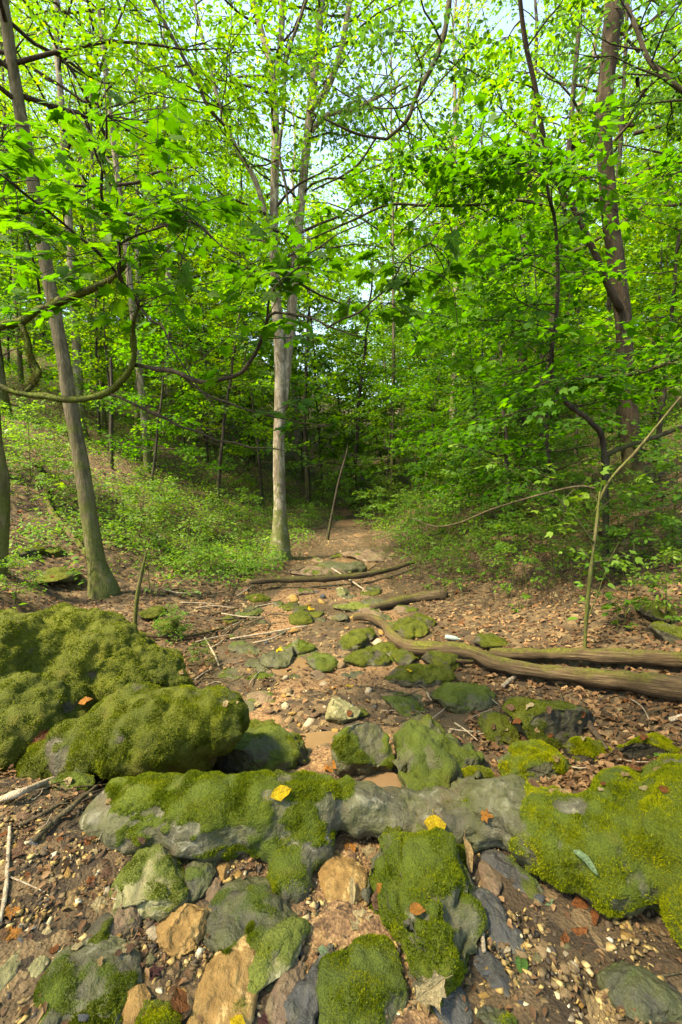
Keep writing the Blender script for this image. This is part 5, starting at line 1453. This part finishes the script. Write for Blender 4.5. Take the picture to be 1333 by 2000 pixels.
# ------------------------------------------------------------------ shrubs and seedlings
rs = np.random.default_rng(61)
SHR = [ # px, py, var, scale, words
 (900, 1060, 2, 1.05, 'layered green shrub overhanging the right side of the stream'), (960, 1040, 0, 1.1, 'broad layered shrub right of the stream shrub'), (830, 1070, 1, 1.0, 'low leafy shrub at the right stream edge'),
 (1030, 1150, 0, .62, 'pale green leafy shrub in the middle of the right bank'), (1240, 1130, 1, .8, 'green shrub below the sinuous tree'), (1310, 1090, 0, .9, 'shrub at the right edge of the bank'), (1300, 1215, 3, .55, 'small shrub above the logs at the right edge'),
 (790, 1030, 1, .9, 'fine leaved shrub close to the upper stream'), (745, 1010, 3, 1.2, 'feathery shrub at the head of the stream'), (330, 1020, 1, .8, 'low shrub on the left bank'), (490, 1040, 0, .7, 'leafy shrub left of the twin stemmed tree'),
 (420, 1060, 3, .9, 'light green shrub in the middle of the left bank'), (270, 1070, 3, .9, 'feathery low shrub beside the leaning tree'), (605, 1030, 1, .6, 'shrub right of the twin stemmed tree'), (380, 1110, 3, .7, 'low spreading shrub above the stream bed'),
 (30, 1180, 1, .42, 'broad leaved plant behind the big mossy boulder'), (335, 1248, 1, .3, 'small fresh green plant at the boulder top edge'), (1170, 1060, 3, .6, 'yellow green shrub beside the slender sapling'), (400, 1300, 3, .2, 'tiny green sprout between the boulders and the stream'),
 (1000, 960, 0, 1.0, 'dense shrub under the dark trunks'), (1090, 985, 2, .7, 'tall thin shrub under the dark trunks'), (700, 985, 1, .9, 'bright shrub at the end of the stream'), (560, 985, 3, .9, 'shrub behind the twin stemmed tree'), (120, 990, 0, .6, 'shrub near the pale crooked branch'), (60, 930, 2, .7, 'tall shrub high at the left edge'),
 (665, 1012, 0, 1.0, 'shrub closing the left side of the stream head'), (712, 1000, 2, 1.2, 'tall leafy shrub closing the stream head'), (735, 1030, 1, 1.0, 'low shrub leaning over the stream from the right'), (690, 990, 1, 1.5, 'wide pale shrub behind the stream head'), (640, 990, 3, 1.4, 'feathery shrub behind the leafless sapling'), (860, 1010, 0, 1.2, 'wide layered shrub on the right bank above the dead branch'), (930, 1000, 2, 1.1, 'tall layered shrub on the right bank'), (880, 1120, 3, .5, 'low green plant above the mossy log'),
 (800, 985, 0, 1.5, 'tall feathery shrub at the right of the stream head'), (850, 965, 2, 1.3, 'tall pale shrub behind the layered shrubs'), (905, 960, 1, 1.7, 'wide shrub behind the layered shrubs'), (960, 945, 2, 1.3, 'tall shrub left of the stout dark trunk'), (1060, 1010, 0, .9, 'bushy shrub below the slim dark trunk'), (1110, 1040, 1, .9, 'bushy shrub left of the sinuous tree foot'), (980, 1080, 1, .8, 'pale shrub on the right bank slope'), (940, 1130, 3, .6, 'small pale shrub low on the right bank'), (1080, 1100, 3, .7, 'yellowish shrub on the right bank'), (1200, 1050, 0, .6, 'shrub at the foot of the sinuous tree')]
for k, (px, py, v, s, lab) in enumerate(SHR):
    g = ghit(px, py)
    if g is None: g = at(px, py, 12); g[2] = gz(g[0], g[1])
    plant(VS_[v], g, rs.uniform(0, 6.28), s, 'shrub', lab, 'shrub', 'shrubs on the banks')

# small seedlings: one stem with tiers of leaves
def seedling_var(seed, h, nl, size, mat, tpl=L_OVAL):
    rng = np.random.default_rng(seed)
    p = trunk_path(rng, h, 6, .12, .05)
    st = [tube(p, np.linspace(.0045, .0018, 6), 4, caps=False)]
    K = max(3, nl // 4)
    pos = p[np.clip((rng.uniform(.35, 1, K) * 5).astype(int), 0, 5)]
    a = rng.uniform(0, 6.28, K); dr = np.column_stack([np.cos(a), np.sin(a), rng.uniform(-.1, .4, K)])
    st += twigs(pos, dr, h * .4, .2, .0022)
    l = spray_leaves(rng, pos, dr, np.full(K, h * .45), max(3, nl // K), size, tpl, droop=.3, spread=.5)
    V, F, _ = join(st)
    return new_mesh('stem', V, F, M['bark_olive']), new_mesh('foliage', l[0], l[1], M[mat], False, l[2])
SD = [seedling_var(400 + k, h, n, s, m, t) for k, (h, n, s, m, t) in enumerate([(.32, 16, .07, 'leaf_low', L_OVAL), (.5, 26, .075, 'leaf_low', L_LOBE), (.42, 22, .06, 'leaf_fern', L_OVAL), (.65, 34, .075, 'leaf_low', L_OVAL), (.28, 12, .08, 'leaf_fern', L_LOBE), (.55, 40, .05, 'leaf_fern', L_OVAL)])]
def free(px, py, x, y):
    if stream_d(np.array([x]), np.array([y]))[0] < .12: return False
    if y < 3.6 and px < 480: return False
    if y < 2.4: return False
    if py > 1255 and px > 940: return rs.random() < .12
    return True
cnt = 0
LOOK = ['short oval leaved', 'lobed leaved', 'fine leaved', 'tall oval leaved', 'broad lobed', 'many leaved']
ZS = [('left bank high at the left edge', -20, 150, 850, 1000, 30), ('left bank around the leaning brown tree', 120, 330, 900, 1180, 50), ('left bank between the two big trees', 330, 520, 860, 1170, 50), ('bank beside the twin stemmed tree', 480, 640, 930, 1150, 20),
      ('right bank by the stream shrubs', 720, 900, 900, 1160, 45), ('right bank below the dark trunks', 900, 1100, 890, 1200, 40), ('right bank near the slender sapling', 1090, 1220, 980, 1290, 30), ('right bank by the sinuous tree', 1200, 1350, 930, 1300, 30)]
for zone, x0, x1, y0, y1, n in ZS:
    c = 0; tries = 0
    while c < n and tries < 4000:
        tries += 1
        px = rs.uniform(x0, x1); py = y0 + (y1 - y0) * rs.random() ** 1.1
        g = ghit(px, py, 30)
        if g is None or not free(px, py, g[0], g[1]): continue
        if px > 720 and py > 1150 and rs.random() < .6: continue
        k = int(rs.integers(0, 6))
        o = thing('seedling', f'{LOOK[k]} green seedling growing on the {zone}', 'seedling', g - (0, 0, .01), f'{LOOK[k]} seedlings on the {zone}')
        o.rotation_euler = (0, 0, rs.uniform(0, 6.28)); s = rs.uniform(.6, 1.35) * (1 + .03 * g[1]); o.scale = (s, s, s)
        link('stem', SD[k][0], o); link('foliage', SD[k][1], o, kind='stuff')
        c += 1
for px, py, k, s, lab in [(15, 1500, 4, .5, 'bright green sprig at the left edge beside the sticks'), (1298, 1500, 4, .35, 'clover like sprig at the right edge on the moss'), (1010, 1290, 0, .3, 'tiny sprig in front of the fallen log')]:
    g = ghit(px, py); o = thing('seedling', lab, 'seedling', g); o.scale = (s, s, s)
    link('stem', SD[k][0], o); link('foliage', SD[k][1], o, kind='stuff')

# ground cover: nobody could count it
def scatter_banks(rng, n, dmin=.1, ymin=2.6, ymax=26, xl=1.0):
    y = np.exp(rng.uniform(np.log(ymin), np.log(ymax), n))
    x = rng.uniform(-.85, .85, n) * (y + .6)
    d = stream_d(x, y)
    ok = (d > dmin) & ~((y < 3.4) & (x < -.9) & (x > -2.2 * y / 2.9))
    return x[ok], y[ok], d[ok]
rl = np.random.default_rng(62)
x, y, d = scatter_banks(rl, 60000, .3, 4.0, 64)
dens = fbm(np.stack([x * .5, y * .5, x * 0], -1), 12, 3)
keep = (dens + .25 * (x < 0) - .2 * ((x > 0) & (y < 6)) - .3 * (y < 8) + sstep(7, 15, y) * 1.1 > rl.uniform(-.2, .9, len(x)))
x, y = x[keep], y[keep]
z = height(x, y) + rl.uniform(.03, .22, len(x)) * (.7 + .06 * y)
a = rl.uniform(0, 6.28, len(x))
pos = np.column_stack([x, y, z])
lf = spray_leaves(rl, pos, np.column_stack([np.cos(a), np.sin(a), rl.normal(0, .15, len(x))]), .16 + .014 * y, 5, .068, L_DIAM, droop=.25, spread=.6)
gc = link('undergrowth', new_mesh('undergrowth', lf[0], lf[1], M['leaf_low'], False, lf[2]), kind='stuff')
tag(gc, 'low green undergrowth spread over both banks', 'undergrowth')
# thin dry brush on the right bank
br = []
for _ in range(330):
    px, py = rl.uniform(770, 1180), rl.uniform(1000, 1190)
    g = ghit(px, py, 20)
    if g is None or stream_d(g[0], g[1]) < .2: continue
    h = rl.uniform(.2, .65); l = rl.normal(0, .28, 2) * h
    p = np.array([g, g + (l[0] * .4, l[1] * .4, h * .55), g + (l[0], l[1], h)])
    br.append(tube(p, [.0035, .0028, .0012], 3, caps=False))
V, F, _ = join(br)
tag(link('dry_brush', new_mesh('dry_brush', V, F, M['stick_dark']), kind='stuff'), 'thin dry brush stems on the right bank above the log', 'brush')

# ------------------------------------------------------------------ leaf litter
def lie(x, y, rng, size, tpl, lift=.006, tilt=.35):
    n = len(x); N = gnormal(x, y) + rng.normal(0, tilt, (n, 3))
    a = rng.uniform(0, 6.28, n); D = np.column_stack([np.cos(a), np.sin(a), rng.normal(0, .12, n)])
    P = np.column_stack([x, y, height(x, y) + lift + rng.random(n) * .02])
    return leaves(P, D, N, size, tpl, rng, rng.uniform(.7, 1.3, n))
rd = np.random.default_rng(63)
parts = []
for tpl, n in ((DRY, 31000), (DRY2, 8500)):
    x, y, d = scatter_banks(rd, n, -.05, 2.0, 22)
    parts.append(lie(x, y, rd, rd.uniform(.022, .058, len(x)) * (1 + .02 * y), tpl))
# thin litter in the bed and on the left foreground
x = rd.uniform(-1.2, 1.2, 1700); y = np.exp(rd.uniform(np.log(2.7), np.log(12), 1700)); parts.append(lie(x, y, rd, rd.uniform(.015, .055, 1700), DRY))
x = rd.uniform(-1.7, -.75, 420); y = rd.uniform(1.25, 2.0, 420); parts.append(lie(x, y, rd, rd.uniform(.012, .034, 420), DRY))
x = rd.uniform(-1.5, -.3, 520); y = rd.uniform(.8, 1.6, 520); parts.append(lie(x, y, rd, rd.uniform(.008, .03, 520), DRY, .004, .25))
x = rd.uniform(.3, 1.1, 260); y = rd.uniform(.8, 1.35, 260); parts.append(lie(x, y, rd, rd.uniform(.008, .026, 260), DRY, .004, .25))
x = rd.uniform(.55, 2.0, 700); y = rd.uniform(1.72, 2.5, 700); parts.append(lie(x, y, rd, rd.uniform(.02, .055, 700), DRY))
V, F, A = join(parts)
tag(link('leaf_litter', new_mesh('leaf_litter', V, F, M['dry'], True, A), kind='stuff'), 'brown leaf litter covering the banks of the stream', 'leaf litter')

from mathutils.bvhtree import BVHTree
Vq, Fq, _ = join([(S[0], [S[1]]) for S in SOLIDS])
polys = [f for a in Fq for f in a.tolist()]
BVH = BVHTree.FromPolygons(Vq.tolist(), polys)
def rest(px, py):
    """what a thing dropped at this place comes to rest on: a rock or the ground -> point, normal"""
    g = ghit(px, py)
    d = Vector(ray(px, py)).normalized()
    hit, n, i, t = BVH.ray_cast(Vector((0, 0, CAM_Z)), d)
    if hit is not None and (g is None or hit.y < g[1]):
        n = np.array(n)
        if n @ np.array(d) > 0: n = -n
        return np.array(hit), n
    if g is None: return None, None
    return g, gnormal(np.array([g[0]]), np.array([g[1]]))[0]
# ------------------------------------------------------------------ gravel and single stones
def hull_stone(seed, pts=13):
    rng = np.random.default_rng(seed)
    bm = bmesh.new()
    for p in unit(rng.normal(0, 1, (pts, 3))) * rng.uniform(.8, 1, (pts, 1)): bm.verts.new(p)
    r = bmesh.ops.convex_hull(bm, input=bm.verts)
    bmesh.ops.delete(bm, geom=[g for g in r['geom_interior'] if isinstance(g, bmesh.types.BMVert)], context='VERTS')
    bm.verts.index_update()
    V = np.array([v.co[:] for v in bm.verts]); F = np.array([[v.index for v in f.verts] for f in bm.faces]); bm.free()
    return V, F
HULLS = [hull_stone(k, 8 + k % 3) for k in range(10)]
rgx = np.random.default_rng(64)
def gravel(x, y, size, rng, z0=None):
    out = []
    which = rng.integers(0, 10, len(x)); z = height(x, y)
    for h in range(10):
        s = which == h; n = int(s.sum())
        if not n: continue
        V, F = HULLS[h]
        sc = size[s][:, None] * np.column_stack([rng.uniform(.7, 1.3, n), rng.uniform(.5, 1.0, n), rng.uniform(.35, .7, n)])
        a = rng.uniform(0, 6.28, n); c, sn = np.cos(a), np.sin(a)
        W = V[None] * sc[:, None]
        W = np.stack([W[..., 0] * c[:, None] - W[..., 1] * sn[:, None], W[..., 0] * sn[:, None] + W[..., 1] * c[:, None], W[..., 2]], -1)
        W += np.column_stack([x[s], y[s], z[s] + sc[:, 2] * .12])[:, None]
        out.append((W.reshape(-1, 3), [(F[None] + (np.arange(n) * len(V))[:, None, None]).reshape(-1, 3)], {'rnd': np.repeat(rng.random(n) ** 1.15, len(V))}))
    return out
# foreground gravel
n = 24500
x = rgx.uniform(-1.5, 1.5, n); y = rgx.uniform(.72, 1.75, n)
dn = fbm(np.stack([x * 4, y * 4, x * 0], -1), 44, 3)
k = dn > rgx.uniform(-1.5, .35, n)
parts = gravel(x[k], y[k], .003 + .017 * rgx.random(int(k.sum())) ** 3.6, rgx)
# bed gravel
n = 5200
y = np.exp(rgx.uniform(np.log(2.6), np.log(13), n)); x = np.interp(y, CXY, CXX) + rgx.uniform(-1.05, 1.05, n) * np.interp(y, WDY, WDW)
parts += gravel(x, y, (.004 + .016 * rgx.random(n) ** 3) * (1 + .06 * y), rgx)
V, F, A = join(parts)
tag(link('gravel', new_mesh('gravel', V, F, M['gravel'], False, A), kind='stuff'), 'fine tan gravel along the stream bed and foreground', 'gravel')
# 280 single stones
SM = {}
for tone in STONE_TONES:
    for q in range(4):
        V, F = hull_stone(900 + q * 13, 11)
        SM[tone, q] = new_mesh('stone', V, [F], STONE_TONES[tone])
TONES = list(STONE_TONES); PW = [.30, .22, .20, .10, .09, .09]
ZONES = [('on the gravel at lower left', (0, 560), (1600, 2000), 170, 12, 40), ('on the gravel at lower right', (860, 1290), (1720, 2000), 100, 12, 36), ('in the orange gravel chute', (590, 740), (1690, 1850), 14, 10, 20),
         ('in the stream bed beyond the pool', (480, 760), (1120, 1440), 110, 10, 34)]
SIZE = lambda a, b: a + (b - a) * rgx.random() ** 2.4
for zone, (x0, x1), (y0, y1), n, s0, s1 in ZONES:
    for _ in range(n):
        px, py = rgx.uniform(x0, x1), rgx.uniform(y0, y1)
        g, nr = rest(px, py)
        if g is None or g[2] > gz(g[0], g[1]) + .012: continue
        tone = TONES[int(rgx.choice(6, p=PW))]
        r = SIZE(s0, s1) / 2 * project(g)[2][0] / FPX
        q = int(rgx.integers(0, 4))
        big = 'larger' if r > .019 else 'small'
        o = link('stone', SM[tone, q], loc=(g[0], g[1], g[2] + r * .04))
        o.scale = (r * rgx.uniform(.9, 1.4), r * rgx.uniform(.7, 1.1), r * rgx.uniform(.45, .8)); o.rotation_euler = (rgx.normal(0, .2), rgx.normal(0, .2), rgx.uniform(0, 6.28))
        tag(o, f'{big} {tone} stone lying loose {zone}', 'stone', f'{big} {tone} stones {zone}')

# ------------------------------------------------------------------ fallen leaves one can pick out
def leaf_shape(kind, seed, curl):
    rng = np.random.default_rng(seed)
    if kind == 'oval': V, F = fan([(0, .02), (.08, .12), (.2, .24), (.38, .31), (.58, .28), (.78, .17), (.92, .06), (1, 0)], fold=.25, droop=curl)
    elif kind == 'heart': V, F = fan([(0, .10), (.05, .26), (.2, .38), (.42, .40), (.65, .30), (.85, .13), (1, 0)], fold=.15, droop=curl)
    elif kind == 'lobed': V, F = fan([(0, .02), (.1, .16), (.2, .34), (.3, .24), (.42, .30), (.52, .46), (.6, .28), (.74, .2), (.82, .27), (.9, .1), (1, 0)], fold=.2, droop=curl)
    elif kind == 'strip': V, F = fan([(0, .05), (.2, .12), (.5, .15), (.8, .12), (1, .03)], fold=.8, droop=curl)
    else: V, F = maple_leaf(seed, curl)
    V = V + rng.normal(0, .014, V.shape) + np.column_stack([0 * V[:, 0], .10 * curl * np.sin(V[:, 0] * 4 + seed), .16 * np.sin(V[:, 0] * 7 + seed) * np.abs(V[:, 1]) * 3 + .9 * curl * V[:, 1] ** 2])
    stalk, sf = tube(np.array([(.02, 0, 0), (-.12, .02, .01), (-.25, .05, .0)]), [.012, .011, .009], 4, caps=False)
    return V, F, stalk, sf
LEAF = [ # label, px, py, length px, kind, material, heading deg (image plane: 0 right, 90 up), curl, lift
 ('bright yellow leaf lying on the left moss of the ledge', 530, 1560, 52, 'oval', 'f_yellow', 40, .15, .15),
 ('large bright yellow spotted leaf on the bare grey ledge', 846, 1598, 62, 'heart', 'f_yellow', -70, .15, .11),
 ('pale tan curled leaf propped against the big mossy rock', 905, 1640, 66, 'strip', 'f_tan', -60, .1, .06),
 ('round plum brown leaf on the big mossy rock', 722, 1768, 58, 'heart', 'f_brown', 25, .1, .10),
 ('small orange leaf on top of the big mossy rock', 806, 1778, 38, 'oval', 'f_orange', 10, .3, .13),
 ('brown orange curled leaf above the plum brown leaf', 742, 1728, 34, 'oval', 'f_orange', -80, .4, .11),
 ('tan torn leaf on the orange gravel chute', 690, 1822, 66, 'lobed', 'f_pale', 70, .2, .01),
 ('pale narrow leaf above the tan torn leaf', 690, 1765, 42, 'strip', 'f_pale', 95, .2, .01),
 ('orange leaf lying on the flat ochre stone', 678, 1650, 46, 'oval', 'f_orange', -60, .2, .05),
 ('curled cream leaf at the ledge foot', 708, 1662, 46, 'lobed', 'f_pale', -20, .6, .02),
 ('rusty wet leaf under the right moss boulder', 1155, 1778, 74, 'heart', 'f_rust', 200, .2, .02),
 ('long rust brown leaf curling on the right gravel', 1105, 1822, 110, 'lobed', 'f_rust', -35, .2, .02),
 ('pinkish brown leaf tip on the right gravel', 1140, 1848, 70, 'oval', 'f_brown', -30, .1, .02),
 ('pale green cut leaf on the right gravel', 1050, 1768, 50, 'maple', 'f_mint', -10, .1, .02),
 ('small fresh green leaf upright in the right gravel', 1020, 1908, 38, 'oval', 'f_green', 92, .1, .02),
 ('pale tan lobed leaf at the bottom centre', 868, 1908, 82, 'lobed', 'f_pale', 235, .1, .01),
 ('second tan leaf touching the pale lobed leaf at bottom centre', 838, 1952, 60, 'heart', 'f_tan', 225, .1, .01),
 ('large tan leaf with dark spots at the lower right edge', 1160, 1950, 116, 'heart', 'f_tan', -40, .1, .02),
 ('pale leaf on litter behind the right ledge', 1160, 1528, 52, 'heart', 'f_pale', 20, .1, .02),
 ('broad brown leaf standing behind the ledge', 1040, 1530, 56, 'oval', 'f_brown', -60, .4, .04),
 ('tan folded leaf behind the ledge', 1075, 1545, 62, 'oval', 'f_tan', -15, .3, .02),
 ('small brown maple leaf on the ledge', 942, 1592, 30, 'maple', 'f_orange', -10, .3, .16),
 ('pale narrow leaf lying on the right moss', 1120, 1668, 58, 'strip', 'f_mint', -15, .3, .17),
 ('small green leaf scrap beside the blue grey slab', 622, 1862, 32, 'oval', 'f_mint', 15, .2, .03),
 ('orange leaf at the left edge of the gravel', 6, 1790, 40, 'lobed', 'f_orange', 40, .2, .01),
 ('yellow orange leaf beneath the orange one at the left edge', 8, 1826, 44, 'lobed', 'f_orange', 20, .2, .01),
 ('pale leaf curled on the left gravel', 62, 1836, 56, 'lobed', 'f_pale', 30, .3, .01),
 ('grey brown oak leaf at left beside the white stick', 10, 1680, 60, 'lobed', 'f_brown', 45, .2, .01),
 ('tan leaf with holes left of the lichen rock', 122, 1776, 46, 'heart', 'f_tan', 35, .1, .01),
 ('pale broken leaf next to the lichen rock', 176, 1776, 60, 'oval', 'f_pale', 25, .2, .01),
 ('dark brown curled leaf against the lichen rock', 196, 1712, 56, 'lobed', 'f_brown', 20, .4, .02),
 ('rust red leaf at the bottom edge', 350, 1985, 60, 'heart', 'f_rust', 70, .3, .02),
 ('yellow leaf cut by the bottom edge', 452, 2000, 44, 'oval', 'f_yellow', 20, .2, .03),
 ('plum leaf cluster at the bottom edge', 505, 1992, 56, 'lobed', 'f_plum', 10, .5, .02),
 ('purple leaf in the gravel by the ochre slab', 292, 1912, 36, 'maple', 'f_plum', 60, .2, .01),
 ('orange leaf behind the ledge near the pool', 632, 1508, 28, 'oval', 'f_orange', 30, .2, .03),
 ('orange leaf on the stones above the pool', 652, 1494, 24, 'heart', 'f_orange', 10, .2, .02),
 ('brown orange leaf beside the undercut boulder', 66, 1450, 40, 'oval', 'f_rust', 40, .3, .05),
 ('orange leaf in the cleft between the two boulders', 155, 1376, 30, 'oval', 'f_orange', 40, .3, .32),
 ('square orange brown leaf on litter below the right log', 1218, 1368, 36, 'maple', 'f_rust', -20, .2, .02),
 ('yellow leaf on the dark wet flat stone', 540, 1272, 20, 'maple', 'f_yellow', 10, .1, .03),
 ('yellow leaf in the upper stream bed', 602, 1192, 18, 'heart', 'f_yellow', 20, .1, .03),
 ('yellow leaf lying on the low dark mossy rock', 794, 1312, 16, 'oval', 'f_yellow', 10, .1, .10),
 ('yellow leaf at the sand edge behind the slab', 676, 1342, 22, 'oval', 'f_yellow', 10, .1, .02),
 ('orange leaf left of the sand edge leaf', 645, 1345, 18, 'heart', 'f_orange', 10, .1, .02),
 ('cream leaf on the sand left of the slab', 496, 1378, 20, 'heart', 'f_pale', 20, .1, .01),
 ('cream leaf lower on the sand', 528, 1390, 22, 'maple', 'f_pale', 10, .1, .01),
 ('cream leaf beside the dark sand stone', 558, 1362, 24, 'lobed', 'f_pale', 20, .1, .01),
 ('white leaf scrap by the upper stream twig', 708, 1156, 14, 'maple', 'f_pale', 10, .1, .05),
]
def fallen_leaf(lab, px, py, L, kind, mat, hd, curl, lift, group=None, seed=0, shared=None):
    P, Nr = rest(px, py)
    if P is None: return
    Nr = unit(Nr * .8 + np.array((0, -.1, .5))); P = P + Nr * (.016 if lift > .02 else .010)
    S = .82 * L * project(P)[2][0] / FPX
    # heading on the picture -> heading on the ground
    a = R(hd); dr = ray(px + 12 * math.cos(a), py - 12 * math.sin(a)); o_ = np.array((0, 0, CAM_Z))
    q = o_ + dr * (((P - o_) @ Nr) / min(dr @ Nr, -.15))
    D = unit(q - P)
    S = S / max(.55, min(1.0, abs(math.cos(a)) + .75 * abs(math.sin(a))))
    N = Nr + np.random.default_rng(seed).normal(0, .08, 3)
    N = unit(N - (N @ D) * D); W = np.cross(N, D)
    mt = Matrix(((D[0], W[0], N[0], P[0]), (D[1], W[1], N[1], P[1]), (D[2], W[2], N[2], P[2]), (0, 0, 0, 1)))
    if shared is None:
        V, F, sv, sf = leaf_shape(kind, seed, curl)
        me = new_mesh('fallen_leaf', V, [F], M[mat], True)
    else: me = shared
    o = link('fallen_leaf', me)
    o.matrix_world = mt @ Matrix.Scale(S, 4)
    tag(o, lab, 'leaf', group)
    if shared is None:
        link('stalk', new_mesh('stalk', sv, sf, M[mat]), o)
    return o
for k, a in enumerate(LEAF): fallen_leaf(*a, seed=700 + k)
# further dry leaves, alike within each place
rfl = np.random.default_rng(66)
SH = {(m, q): None for m in ('f_tan', 'f_pale', 'f_brown', 'f_rust') for q in range(3)}
for (m, q) in SH:
    V, F, sv, sf = leaf_shape(['oval', 'lobed', 'heart'][q], 800 + q, .35)
    SH[m, q] = new_mesh('fallen_leaf', V, [F], M[m], True)
WORD = {'f_tan': 'tan', 'f_pale': 'pale cream', 'f_brown': 'dark brown', 'f_rust': 'rusty'}
for zone, (x0, x1), (y0, y1), n, s0, s1 in [('right bank above the logs', (860, 1333), (1130, 1260), 56, 10, 22), ('right litter below the logs', (940, 1333), (1350, 1450), 30, 14, 30), ('left bank slope', (0, 420), (950, 1160), 48, 9, 20), ('litter behind the right ledge', (1060, 1300), (1490, 1550), 14, 16, 34),
                                            ('left foreground by the sticks', (0, 220), (1520, 1640), 18, 18, 38), ('left gravel', (0, 300), (1640, 1900), 30, 14, 32), ('stream bed', (430, 700), (1150, 1420), 30, 9, 20), ('left stream bank', (330, 520), (1160, 1330), 22, 10, 20)]:
    for _ in range(n):
        m = list(WORD)[int(rfl.integers(0, 4))]
        fallen_leaf(f'{WORD[m]} fallen leaf on the {zone}', rfl.uniform(x0, x1), rfl.uniform(y0, y1), s0 + (s1 - s0) * rfl.random() ** 1.6, '', m, rfl.uniform(0, 360), .3, .0, f'{WORD[m]} fallen leaves on the {zone}', int(rfl.integers(0, 9999)), SH[m, int(rfl.integers(0, 3))])
